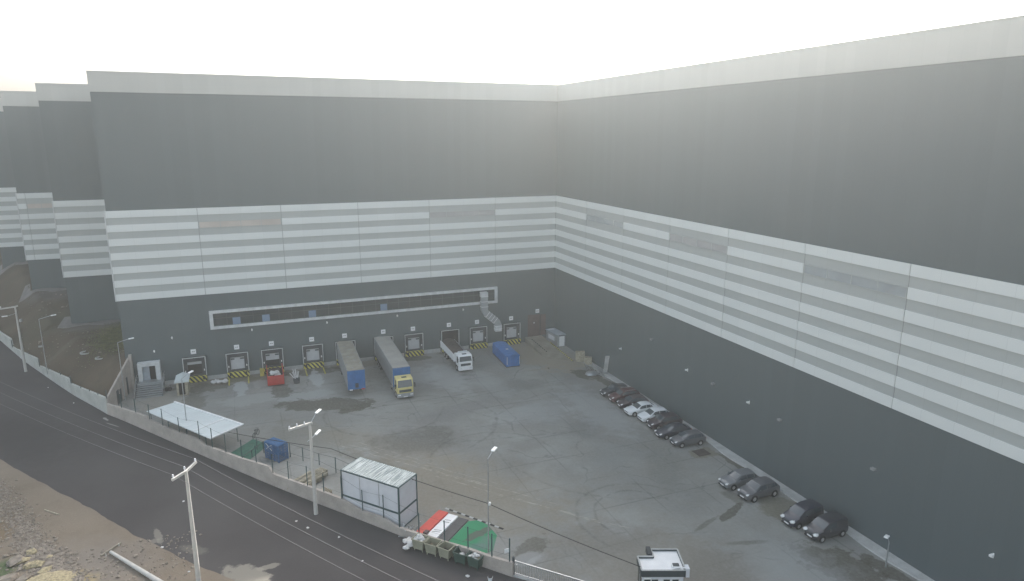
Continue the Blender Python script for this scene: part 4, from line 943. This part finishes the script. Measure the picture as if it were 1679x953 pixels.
# timber and pallets
tp = MB()
for i in range(60):
    t = random.uniform(-.7, .7); a = R(38 + random.uniform(-7, 7)); cx_, cy_ = -47.9 + t * .9, -38.9 - t * 1.0; l = random.uniform(1.2, 2.2); z = .1 + random.uniform(0, .55)
    tp.bar((cx_ - l * math.cos(a), cy_ - l * math.sin(a), z), (cx_ + l * math.cos(a), cy_ + l * math.sin(a), z + random.uniform(-.05, .15)), .12, .06)
tag(tp.build('timber_pile', 'wood'), 'untidy heap of weathered planks behind the concrete pole', 'timber')
def pallet_stack(x, y, n, a, lab, top='wood'):
    for k in range(n):
        p = MB(); z = k * .15
        for i in range(5): yy = -.5 + i * .25; p.box(-.6, .6, yy - .05, yy + .05, z + .12, z + .145)
        for i in range(3): xx = -.55 + i * .55; p.box(xx - .05, xx + .05, -.55, .55, z + .0, z + .12)
        o = p.build('pallet', 'wood'); o.location = (x, y, .01); o.rotation_euler = (0, 0, R(a + random.uniform(-3, 3)))
        tag(o, f'{lab}, ' + ('on the ground' if k == 0 else 'topmost' if k == n - 1 else f'{["", "second", "third", "fourth"][k]} from the ground'), 'pallet', 'wooden pallets stacked behind the pole')
pallet_stack(-46.3, -37.7, 5, 40, 'wooden pallet of the stack behind the timber heap')
pallet_stack(-46.4, -42.1, 4, 30, 'wooden pallet of the stack beside the white cabin')
# white cabin
hc = thing('steel_cabin', 'tall white panelled cabin with dark steel frame behind the wall', 'cabin')
K0, K1, K2, K3 = [Vector(p) for p in ((-44.95, -45.75, 0), (-42.75, -43.75, 0), (-38.25, -49.3, 0), (-40.45, -51.3, 0))]   # near-left, far-left, far-right, near-right
zt, zm = 4.5, 1.75
def face(a, c, nm):
    s = MB(); o_ = Vector((0, 0, 0)); d = (c - a).normalized(); 
    for z0, z1 in ((.08, zm - .04), (zm + .14, zt - .1)): s.bar(a + Vector((0, 0, (z0 + z1) / 2)), c + Vector((0, 0, (z0 + z1) / 2)), .05, z1 - z0)
    s.build(nm, 'whitepanel', hc)
for a, c in ((K0, K3), (K3, K2), (K2, K1), (K1, K0)): face(a, c, 'wall_panel')
s = MB()
for p in (K0, K1, K2, K3): s.box(p.x - .08, p.x + .08, p.y - .08, p.y + .08, 0, zt)
for a, c in ((K0, K3), (K3, K2), (K2, K1), (K1, K0)):
    for z, hh in ((zt - .03, .1), (zm + .05, .18), (.06, .1)): s.bar(a + Vector((0, 0, z)), c + Vector((0, 0, z)), .14, hh)
s.build('steel_frame', 'teal_steel', hc); s = MB()
for t in (1 / 3, 2 / 3):
    p = K0.lerp(K3, t); s.box(p.x - .05, p.x + .05, p.y - .05, p.y + .05, zm + .1, zt - .05)
    p = K1.lerp(K2, t); s.box(p.x - .05, p.x + .05, p.y - .05, p.y + .05, zm + .1, zt - .05)
build_each(s, 'mullion', 'galv', hc)
s = MB(); n = 56; vs = []
for i in range(n + 1):
    t = i / n; a, c = K0.lerp(K3, t), K1.lerp(K2, t)
    for j in range(5): p = a.lerp(c, j / 4); vs.append((p.x, p.y, zt + .03 + .05 * (i % 2)))
s.add(vs, [(i * 5 + j, (i + 1) * 5 + j, (i + 1) * 5 + j + 1, i * 5 + j + 1) for i in range(n) for j in range(4)])
m, nt, bs = new_mat('streaked_corrugated_roof'); pos, _s = xyz(nt)  # ridge shading of the corrugation is put into the colour as streaks
mp = nt.nodes.new('ShaderNodeMapping'); mp.vector_type = 'TEXTURE'; mp.inputs['Rotation'].default_value = (0, 0, math.atan2(2.0, 2.2)); mp.inputs['Scale'].default_value = (2.6, .16, 1); nt.links.new(pos, mp.inputs['Vector'])
nt.links.new(mixc(nt, maprange(nt, noise(nt, 1.1, 5, .65, mp.outputs[0]), .36, .62), (.17, .21, .21), (.52, .57, .56)), bs.inputs['Base Color']); bs.inputs['Roughness'].default_value = .6; M['corr'] = m; s.build('roof', 'corr', hc)
# scrap beside cabin
s = MB(); 
for i in range(12): x, y = -39.6 + random.uniform(-.7, .5), -52.2 + random.uniform(-.5, .6); s.bar((x, y, random.uniform(0, .3)), (x + random.uniform(-.8, .8), y + random.uniform(-.5, .5), random.uniform(.2, 1.1)), .12, .08)
tag(s.build('scrap_pile', 'galv'), 'small heap of grey scrap between the white cabin and the red slab', 'scrap')
# painted slabs
dv = Vector((-36.36 + 39.27, -49.93 + 52.66)).normalized(); nv = Vector((dv.y, -dv.x)); L0 = 4.3
base = Vector((-39.25, -52.6))
for w0, w1, z, m_, nm, lab in ((0, 1.05, .32, 'redslab', 'painted_slab', 'long red painted slab beside the white one behind the bins'), (1.1, 2.2, .2, 'white', 'painted_slab', 'long white painted slab between the red and the black ones'), (2.25, 3.35, .1, 'black', 'painted_slab', 'long black painted slab bordering the green floor')):
    a = base + nv * w0; c = base + nv * w1
    o = MB().prism([tuple(a), tuple(c), tuple(c + dv * L0), tuple(a + dv * L0)], .01, z).build(nm, m_); tag(o, lab, 'slab', 'painted slabs behind the bins')
q = base + nv * 1.08 + dv * .2; o = MB().box(q.x - .25, q.x + .25, q.y - .2, q.y + .2, .33, .6, 0, math.atan2(dv.y, dv.x)).build('metal_box', 'redbrown', None, bevel=.03); tag(o, 'small dark red metal box on the near end of the red slab', 'box')
s = MB()
for k, (t, wd) in enumerate(((.24, .8), (.31, .75), (.66, .6), (.75, .6))):
    p = base + nv * 1.65 + dv * L0 * t; s.box(p.x - wd / 2, p.x + wd / 2, p.y - .015, p.y + .015, .205, .23, 0, math.atan2(nv.y, nv.x) + .25)
tag(s.build('metal_rods', 'steel_dark'), 'thin dark rods lying across the white painted slab', 'rods')
g0 = base + nv * 3.4
gp = [g0, g0 + dv * L0 * .97, Vector((-32.9, -52.4)), Vector((-32.3, -53.6)), Vector((-32.1, -55.5)), Vector((-33.25, -57.6)), Vector((-34.9, -58.0)), g0 + nv * 2.6 - dv * .6]
m, nt, bs = new_mat('worn_green_paint'); pos, _s = xyz(nt)
c = blobs(nt, mixc(nt, noise(nt, .9, 4, .6, pos), (.025, .19, .085), (.04, .27, .13)), pos, [(-33.6, -54.6, 1.5, .5, 20, (.10, .095, .085), .85, .2), (-34.6, -56.6, .9, .7, 0, (.10, .17, .16), .7, .4), (-33.3, -56.5, .9, 1.2, 0, (.13, .19, .17), .6, .5)], 1.0)
nt.links.new(c, bs.inputs['Base Color']); bs.inputs['Roughness'].default_value = .85; M['worngreen'] = m
o = MB(); o.add([(p.x, p.y, .014) for p in gp], [tuple(range(len(gp)))]); struct(o.build('green_painted_floor', 'worngreen'))
# speed bump
sb = thing('speed_bump', 'black and white speed bump on the yard behind the green floor', 'speed bump', (-35.3, -49.1, 0), math.atan2(-54.76 + 49.1, -31.19 + 35.3))
s = MB(); t_ = MB()
for i in range(14): (s if i % 2 else t_).box(i * .5, i * .5 + .5, -.1, .1, .008, .05)
s.build('black_block', 'rubber', sb); t_.build('pale_block', 'kerb', sb)

# bins
BIN = [(-39.35, -54.95, 'olive', 'olive metal bin heaped with pale rubbish, leftmost of the five'), (-38.45, -56.0, 'olive', 'olive metal bin second from the left with a folded grey lid'), (-37.5, -57.05, 'olive', 'olive brown bin in the middle of the five, nearly empty'), (-36.45, -58.25, 'darkgreen', 'dark green bin beside the olive ones, dark inside'), (-35.5, -59.3, 'darkgreen', 'dark green bin piled with white rubbish, rightmost of the five')]
rb = R(-49)
for i, (x, y, mm, lab) in enumerate(BIN):
    o = thing('waste_bin', lab, 'bin', (x, y, 0), rb + R(random.uniform(-4, 4)), 'bins lined up outside the wall')
    s = MB(); a, c, z0, z1 = .46, .6, .22, 1.15
    # tapered open tub
    for (x0, y0, x1, y1, X0_, Y0_, X1_, Y1_) in ((-.5, -.42, .5, -.42, -.6, -.5, .6, -.5), (.5, -.42, .5, .42, .6, -.5, .6, .5), (.5, .42, -.5, .42, .6, .5, -.6, .5), (-.5, .42, -.5, -.42, -.6, .5, -.6, -.5)):
        s.add([(x0, y0, z0), (x1, y1, z0), (X1_, Y1_, z1), (X0_, Y0_, z1)], [(0, 1, 2, 3)])
        s.add([(x0 * .93, y0 * .93, z0), (x1 * .93, y1 * .93, z0), (X1_ * .93, Y1_ * .93, z1), (X0_ * .93, Y0_ * .93, z1)], [(3, 2, 1, 0)])
    s.add([(-.5, -.42, z0), (.5, -.42, z0), (.5, .42, z0), (-.5, .42, z0)], [(3, 2, 1, 0)])
    s.build('tub', mm, o)
    r = MB()
    for p, q in (((-.62, -.52), (.62, -.52)), ((.62, -.52), (.62, .52)), ((.62, .52), (-.62, .52)), ((-.62, .52), (-.62, -.52))): r.bar((*p, z1), (*q, z1), .08, .07)
    for sd in (-1, 1): r.box(sd * .66 - .03, sd * .66 + .03, -.1, .1, .95, 1.05)
    r.build('rim', mm, o)
    for px_ in (-.42, .42):
        for py_ in (-.34, .34): MB().tube((px_, py_, 0), (px_, py_, .22), .05, .05, 8).build('leg', mm, o)
    f = MB(); vs = [(u * .5 / 4, v * .42 / 4, .55 + (.4 if i in (0, 4) else .0) + random.uniform(-.08, .1)) for v in range(-4, 5) for u in range(-4, 5)]
    f.add(vs, [(q * 9 + p, q * 9 + p + 1, (q + 1) * 9 + p + 1, (q + 1) * 9 + p) for q in range(8) for p in range(8)]); f.build('refuse', 'load' if i in (2, 3) else 'wood', o)
    if i in (0, 4, 3):
        s = MB()
        for k in range(10 if i != 3 else 3): s.rock((random.uniform(-.4, .4), random.uniform(-.3, .3), 1.0 + random.uniform(0, .2) - (.35 if i == 3 else 0)), random.uniform(.12, .28), 0, .7)
        s = s.build('rubbish', 'trash'); s.location = o.location; s.rotation_euler = o.rotation_euler
        tag(s, {0: 'pale rubbish heaped in the leftmost olive bin', 4: 'white rubbish piled in the rightmost dark green bin', 3: 'few pale scraps down inside the dark green bin beside the olive ones'}[i], 'rubbish')
s = MB()
for i in range(16): s.rock((-40.3 + random.uniform(-.7, .6), -54.0 + random.uniform(-.7, .5), .2 + random.uniform(0, .45)), random.uniform(.2, .42), 0, .7)
tag(s.build('rubbish_bags', 'trash'), 'heap of white rubbish bags against the wall left of the bins', 'rubbish bags')
bk = thing('bucket', 'white bucket standing on the asphalt right of the bins', 'bucket', (-35.0, -61.6, 0))
MB().tube((0, 0, .02), (0, 0, .42), .16, .22, 14).build('pail', 'white', bk); MB().tube((0, 0, .421), (0, 0, .44), .2, .2, 14).build('content', 'rubber', bk)
bk2 = thing('bucket', 'white bucket lying nearest the bottom edge, in front of the gate', 'bucket', (-35.6, -62.9, 0))
MB().tube((0, 0, .02), (0, 0, .36), .15, .2, 14).build('pail', 'white', bk2)
LIT = [((-44.6, -54.8), 'single white litter ball on the asphalt below the white cabin', .13), ((-49.5, -46.0), 'flat pale scrap on the asphalt left of the concrete pole', .16), ((-48.6, -47.6), 'dull pale scrap on the asphalt just below the concrete pole', .15),
       ((-36.6, -60.3), 'crumpled white paper under the dark green bins', .28), ((-35.4, -62.0), 'small pale scrap beside the white bucket', .13), ((-34.6, -62.2), 'crumpled grey scrap between bucket and gate', .16),
       ((-76.1, -3.3), 'white litter speck below the grey stepped wall', .17), ((-80.9, 5.0), 'white litter speck below the grey wall near the far left pole', .13), ((-46.0, -50.3), 'pale scrap on the asphalt below the cabin frame', .15), ((-61.3, -46.0), 'white scrap at the dirt edge of the road', .2), ((-59.7, -47.6), 'white lumps at the dirt edge close to the near pole', .16),
       ((-58.8, -50.8), 'white stone beside the foot of the near pole', .15), ((-60.0, -37.9), 'grey scrap in the middle of the road', .16), ((-33.7, -62.3), 'pale scrap at the foot of the gate post', .15)]
for (x, y), lab, r in LIT:
    tag(MB().rock((x, y, r * .2), r * .8, 0, .4).build('litter', 'trash'), lab, 'litter', 'scattered litter')

# ------------------------------------------------------------------ gatehouse
gh = thing('gatehouse', 'white flat roofed gatehouse with dark fascia and windows by the gate', 'gatehouse', (-22.65, -68.2, 0), math.atan2(-1.3, 3.3))
W2, D2 = 1.75, 1.42; zt = 3.0
pl = [(-W2, -D2), (W2, -D2), (W2, D2), (-.45, D2), (-.45, D2 - 1.0), (-W2, D2 - 1.0)]
MB().prism([(x * .93, y * .93) for x, y in pl], 0, zt - .45).build('wall', 'whitepanel', gh)
rf = MB().prism(pl, zt - .44, zt).build('roof', 'white', gh)
s = MB()
for (a, c) in zip(pl, pl[1:] + pl[:1]): s.bar((*a, zt - .12), (*c, zt - .12), .12, .55)
s.build('fascia', 'steel_dark', rf); s = MB()
for (a, c) in zip(pl, pl[1:] + pl[:1]): s.bar((*a, zt + .18), (*c, zt + .18), .13, .04)
s.build('coping', 'kerb', rf)
MB().box(.75, 1.4, -1.15, -.65, zt + .01, zt + .3).build('air_unit', 'white', rf); MB().box(.82, 1.33, -1.1, -.7, zt + .301, zt + .33).build('fan_grille', 'steel_dark', rf)
s = MB().path([(.7, -1.2, zt + .12), (1.1, -1.25, zt + .3), (1.95, -1.3, zt + .3)], .05); s.build('pipe', 'white', rf)
MB().box(W2 + .02, W2 + .3, -D2 - .1, -D2 + .5, zt - .4, zt + .35).build('corner_box', 'whitepanel', rf); MB().box(-.85, -.5, D2 - .85, D2 + .2, zt - .2, zt + .3).build('chimney', 'shelter', rf)
for x0 in (-1.5, -.9, .05, .75):
    w_ = MB().box(x0 - .05, x0 + .55, -D2 * .93 - .03, -D2 * .93 - .003, 1.0, 2.35).build('window', 'frame', gh); MB().box(x0, x0 + .5, -D2 * .93 - .045, -D2 * .93 - .031, 1.06, 2.29).build('pane', 'glass', w_)
for y0 in (-1.1, -.3):
    w_ = MB().box(-W2 * .93 - .03, -W2 * .93 - .003, y0 - .05, y0 + .7, 1.0, 2.3).build('window', 'frame', gh); MB().box(-W2 * .93 - .045, -W2 * .93 - .031, y0, y0 + .65, 1.06, 2.24).build('pane', 'glass', w_)
MB().box(-1.55, -.95, -D2 * .93 - .1, -D2 * .93 - .046, 2.36, 2.5).build('small_lamp', 'lampwhite', gh)
for x, y, lab in ((-25.3, -68.3, 'slim post with a dark cap left of the gatehouse'), (-20.2, -70.6, 'slim post right of the gatehouse')):
    o = thing('bollard', lab, 'bollard', (x, y, 0)); MB().tube((0, 0, 0), (0, 0, 1.5), .06).build('post', 'kerb', o); MB().tube((0, 0, 1.5), (0, 0, 1.7), .1).build('cap', 'rubber' if x < -22 else 'kerb', o)

# ------------------------------------------------------------------ ramp corner
s = MB()
s.add([(-5.9, -.1, .95), (-2.6, -.1, .95), (-2.6, -12.5, .02), (-6.3, -10.0, .02), (-5.9, -.1, 0), (-2.6, -.1, 0), (-2.6, -12.5, 0), (-6.3, -10, 0)], [(0, 3, 2, 1), (1, 2, 6, 5), (3, 0, 4, 7)])
M['rampc'] = mat('dusty_ramp_concrete', (.23, .212, .17), .9, var=.2, scale=.7, bmp=.2)
rp_ = s.build('loading_ramp', 'rampc'); tag(rp_, 'dusty concrete ramp climbing to the red-brown corner door', 'ramp')
for x0, y0, x1, y1, nm, m_ in ((-5.2, -1.6, -5.0, -8.0, 'black_dash', 'rubber'), (-2.62, -4, -2.62, -13.0, 'hazard_curb', 'hazard')):
    s = MB(); nseg = 18
    for i in range(nseg):
        if nm == 'black_dash' and i % 2: continue
        t0, t1 = i / nseg, (i + .95) / nseg; ya, yb_ = y0 + (y1 - y0) * t0, y0 + (y1 - y0) * t1; xa, xb = x0 + (x1 - x0) * t0, x0 + (x1 - x0) * t1
        za = max(0, .95 * (1 + (ya - .1) / 12.4)) if nm != 'black_dash' else max(.01, .95 * (1 + ya / 11.4))
        zc = max(0, .95 * (1 + (yb_ - .1) / 12.4)) if nm != 'black_dash' else max(.01, .95 * (1 + yb_ / 11.4))
        s.bar((xa, ya, za + .07), (xb, yb_, zc + .07), .12, .12)
    s.build(nm, m_, rp_)
cc = thing('site_cabin', 'small grey cabin with a white end door beside the ramp', 'cabin', (-1.1, -2.9, 0), R(3))
MB().box(-.85, .85, -2.1, 2.1, .05, 2.15).build('body', 'galv', cc); MB().box(-.95, .95, -2.2, 2.2, 2.15, 2.28).build('roof', 'lightgrey', cc)
MB().box(-.4, .6, -2.16, -2.1, .1, 1.98).build('door', 'white', cc); MB().box(-.5, .7, -2.2, -2.1, 2.0, 2.14).build('door_head', 'steel_dark', cc)
MB().box(-.88, -.85, -1.2, 1.2, .9, 1.7).build('window', 'whitepanel', cc); MB().box(-.9, .5, 1.2, 2.0, 2.29, 2.34).build('roof_sheet', 'whitepanel', cc)
def crate(x, y, w, h, a, lab, til=0):
    o = thing('crate', lab, 'crate', (x, y, .02), R(a), 'crates at the foot of the corner wall'); s = MB()
    for i in range(5): z = .02 + i * h / 5; s.box(-w, w, -.4, -.36, z, z + h / 5 - .05).box(-w, w, .36, .4, z, z + h / 5 - .05).box(-w, -w + .04, -.36, .36, z, z + h / 5 - .05).box(w - .04, w, -.36, .36, z, z + h / 5 - .05)
    s.build('slats', 'wood', o); s = MB()
    for sx in (-w + .06, w - .06):
        for sy in (-.34, .34): s.box(sx - .05, sx + .05, sy - .05, sy + .05, 0, h)
    s.build('corner_post', 'wood', o); MB().box(-w + .04, w - .04, -.35, .35, .1, h * .9).build('content', 'rock', o); 
crate(-1.5, -13.3, .75, 1.7, -20, 'taller wooden crate leaning at the wall foot past the ramp'); crate(-.95, -15.1, .6, 1.2, -35, 'lower wooden crate beside the taller one at the wall foot')
o = MB().bar((-.75, -20.4, .2), (-.35, -20.35, 3.0), .75, .06, 0, (0, 1, 0)).build('leaning_board', 'kerb'); tag(o, 'tall pale board leaning against the long wall', 'board')
s = MB()
for i in range(26): x, y = -1.5 + random.uniform(-.7, .9), -18.6 + random.uniform(-2.4, 2.2); a = random.uniform(1.2, 2.3); l = random.uniform(.5, 1.5); s.bar((x - l * math.cos(a), y - l * math.sin(a), .1 + random.uniform(0, .25)), (x + l * math.cos(a), y + l * math.sin(a), .15 + random.uniform(0, .4)), .07, .07)
tag(s.build('scrap_pile', 'galv'), 'tangle of grey scrap bars by the leaning board', 'scrap')
o = MB().rock((-2.9, -19.6, .16), 1.35, 0, .22, 11); tag(o.build('puddle_reflection', 'galv', smooth=True), 'pale flat lump standing in for sky reflected in the puddle by the scrap bars', 'puddle')  # pale lump added in place of the sky's reflection in a puddle
o = MB().rock((-8.0, -14.8, .12), .35, 0, .6, 4); tag(o.build('stone', 'rock'), 'single stone on the yard before the ramp', 'stone')
dc = MB().box(-4.3, -2.6, -49.2, -47.7, .012, .05); tag(dc.build('drain_cover', 'load', bevel=.01), 'brown square drain cover beside the graphite hatchback', 'drain cover')

# ------------------------------------------------------------------ wayside: fallen pole, rubble, bank clutter
fp = thing('fallen_pole', 'concrete pole lying on the dirt beside the road', 'pole', (-65.5, -45.4, 0))
MB().tube((0, 0, .24), (6.2, -8.7, .24), .13, .24, 12).build('pole', 'pole', fp, smooth=False); MB().bar((-.75, -.15, .12), (.6, 1.45, .12), .14, .12).build('crossarm', 'rampc', fp)
for k in (-.5, .9): MB().tube((k * .6, k * .95, .16), (k * .6, k * .95, .4), .05).build('insulator', 'pole', fp)
tag(MB().bar((-72.9, -34.6, .06), (-71.3, -36.2, .06), .1, .07).build('stick', 'wood'), 'pale stick lying on the dirt shoulder', 'stick')
s = MB()
for i in range(5200):
    t = random.random() ** .7; q = Vector((-79.2, -26.5)).lerp(Vector((-72.3, -41.5)), t * 2) if t < .5 else Vector((-72.3, -41.5)).lerp(Vector((-68.2, -49.5)), t * 2 - 1)
    x0 = q.x + random.gauss(0, .75); y = q.y + random.gauss(0, .75)
    r = abs(random.gauss(0, .045 if t < .5 else .065)) + .025; s.rock((x0, y, r * .3), r * 1.3, 0, .6)
for i in range(1400):
    x, y = random.uniform(-75, -58), random.uniform(-55, -44)
    if random.random() < .5 and x + y * .7 > -97: continue
    r = abs(random.gauss(0, .05)) + .03; s.rock((x, y, r * .3), r * 1.3, 0, .6)
g = s.build('gravel', 'rock'); g['kind'] = 'stuff'; g['label'] = 'loose rubble and gravel strip on the dirt shoulder'
ROCKS = [(-73.2, -43.6, .55, 'flat grey slab of rock tilted beside the green patch'), (-72.5, -43.9, .45, 'narrow pale slab of rock among the grey rubble'), (-71.3, -45.0, .5, 'pale yellowish boulder at the top of the rubble'), (-70.6, -44.0, .28, 'small pale rock right of the yellowish boulder'), (-72.9, -46.4, .6, 'big light grey rock at the lower left corner'),
         (-71.9, -47.0, .5, 'brown rock beside the big light grey one'), (-70.4, -46.2, .4, 'yellowish rock just above the low heap'), (-71.9, -44.9, .45, 'dark broken rock between the slabs and the yellowish boulder'), (-74.2, -42.4, .35, 'grey rock at the upper edge of the slabs'), (-72.1, -42.7, .4, 'squat rock above the narrow pale slab')]
for i, (x, y, r, lab) in enumerate(ROCKS):
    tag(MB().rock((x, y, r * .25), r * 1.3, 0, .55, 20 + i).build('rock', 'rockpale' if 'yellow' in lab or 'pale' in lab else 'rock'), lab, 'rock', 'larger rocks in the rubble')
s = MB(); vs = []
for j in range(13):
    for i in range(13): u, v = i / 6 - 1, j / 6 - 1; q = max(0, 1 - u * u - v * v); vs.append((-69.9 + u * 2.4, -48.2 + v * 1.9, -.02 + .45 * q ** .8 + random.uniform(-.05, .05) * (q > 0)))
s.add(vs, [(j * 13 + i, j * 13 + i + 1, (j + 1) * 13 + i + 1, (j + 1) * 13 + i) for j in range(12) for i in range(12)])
o = s.build('yellow_heap', 'rockpale'); tag(o, 'low yellow heap at the lower left corner', 'sand heap')  # mound and the ground patch beside it are coloured yellow
s = MB()
for i in range(450):
    x, y = random.uniform(-92, -70), random.uniform(-6, 60)
    if x < wallx(y) + .6 or (y > 23.5 and x > -81.5) or (y > 46 and x > -92): continue
    r = abs(random.gauss(0, .06)) + .03
    if y < 2: continue
    s.rock((x, y, bank_h(x, y)), r * 1.4, 0, .7)
g = s.build('bank_stones', 'rock'); g['kind'] = 'stuff'; g['label'] = 'small stones scattered over the earth bank'
for x, y, lab in ((-75.9, 7.2, 'pale concrete manhole ring on the earth bank, larger and farther one'), (-73.4, 3.2, 'pale concrete manhole ring on the earth bank, smaller and nearer the retaining wall')):
    s = MB(); n = 20; z = bank_h(x, y) + .02
    if y < 4: z = min(z, 1.25 + 3.4 * (y + 9.6) / 9.6 + .12)
    k = .75 if y > 5 else .6
    for i in range(n): a0, a1 = 2 * PI * i / n, 2 * PI * (i + 1) / n; s.bar((x + k * math.cos(a0), y + k * math.sin(a0), z + .08), (x + k * math.cos(a1), y + k * math.sin(a1), z + .08), .14, .16)
    tag(s.build('manhole_ring', 'kerb'), lab, 'manhole')
s = MB()
for i in range(14000):
    x, y = random.gauss(-72, 1.9), random.gauss(13, 4.5)
    if x > -69.8 or y < 2 or y > 23.6: continue
    z = bank_h(x, y); a = random.uniform(0, 6.28); h = random.uniform(.05, .18); w_ = .05
    s.add([(x - w_ * math.cos(a), y - w_ * math.sin(a), z), (x + w_ * math.cos(a), y + w_ * math.sin(a), z), (x + random.uniform(-.08, .08), y + random.uniform(-.08, .08), z + h)], [(0, 1, 2)])
M['weed'] = mat('dry_weeds', (.13, .135, .05), .9, var=.4, scale=1.2)
g = s.build('weeds', 'weed'); g['kind'] = 'stuff'; g['label'] = 'dry yellowish weeds on the bank at the building corner'

# ------------------------------------------------------------------ air
hz_ = MB().box(-1600, 1600, -1600, 1600, -2.0, 47.0).build('haze', 'white'); hz_.data.materials.clear()
hm = bpy.data.materials.new('haze_air'); hm.use_nodes = True; nt = hm.node_tree; nt.nodes.clear()
ou = nt.nodes.new('ShaderNodeOutputMaterial'); pv = nt.nodes.new('ShaderNodeVolumePrincipled'); nt.links.new(pv.outputs[0], ou.inputs['Volume'])
pv.inputs['Color'].default_value = (.90, .95, .94, 1); pv.inputs['Density'].default_value = .00072; pv.inputs['Anisotropy'].default_value = .68
hz_.data.materials.append(hm); hz_['kind'] = 'stuff'; hz_['label'] = 'thin bright haze filling the air over the yard'

# ------------------------------------------------------------------ light, sky, camera
AZ, EL = R(44), R(31)          # azimuth from +Y towards +X
w = bpy.data.worlds.new('World'); scn.world = w; w.use_nodes = True; nt = w.node_tree
sky = nt.nodes.new('ShaderNodeTexSky'); sky.sky_type = 'NISHITA'; sky.sun_disc = False; sky.sun_elevation = EL; sky.sun_rotation = AZ
sky.air_density = 1.0; sky.dust_density = 6.0; sky.ozone_density = 1.0
bg = nt.nodes['Background']; bg.inputs['Strength'].default_value = .15; hs = nt.nodes.new('ShaderNodeHueSaturation'); hs.inputs['Saturation'].default_value = .5; hs.inputs['Hue'].default_value = .485; nt.links.new(sky.outputs[0], hs.inputs['Color']); nt.links.new(hs.outputs[0], bg.inputs[0])
sl = bpy.data.lights.new('sun', 'SUN'); sl.energy = 3.5; sl.angle = R(.5); sl.color = (1, .965, .91)
so = bpy.data.objects.new('sun', sl); COL.objects.link(so)
d = Vector((math.sin(AZ) * math.cos(EL), math.cos(AZ) * math.cos(EL), math.sin(EL))); so.rotation_euler = d.to_track_quat('Z', 'Y').to_euler(); so.location = (0, 0, 80)
cam = bpy.data.cameras.new('camera'); co = bpy.data.objects.new('camera', cam); COL.objects.link(co); scn.camera = co
pi_, ro, ya = .226693724, .00151588518, .380206542
fw = Vector((math.sin(ya), math.cos(ya), 0)); rt = Vector((math.cos(ya), -math.sin(ya), 0)); upv = Vector((0, 0, 1))
Fv = fw * math.cos(pi_) - upv * math.sin(pi_); Uv = upv * math.cos(pi_) + fw * math.sin(pi_)
r_ = rt * math.cos(ro) + Uv * math.sin(ro); u_ = Uv * math.cos(ro) - rt * math.sin(ro)
mt = Matrix((r_, u_, -Fv)).transposed().to_4x4(); mt.translation = Vector((-52.1099949, -109.294669, 37.0)); co.matrix_world = mt
cam.sensor_width = 36; cam.lens = 1113.93483 * 36 / 1679; cam.clip_start = .5; cam.clip_end = 6000
scn.view_settings.view_transform = 'Standard'; scn.view_settings.look = 'None'; scn.view_settings.exposure = 1.6; scn.view_settings.gamma = 1
scn.view_settings.use_curve_mapping = False
scn.render.engine = 'CYCLES'; scn.cycles.use_denoising = True; scn.cycles.max_bounces = 6; scn.cycles.volume_bounces = 1
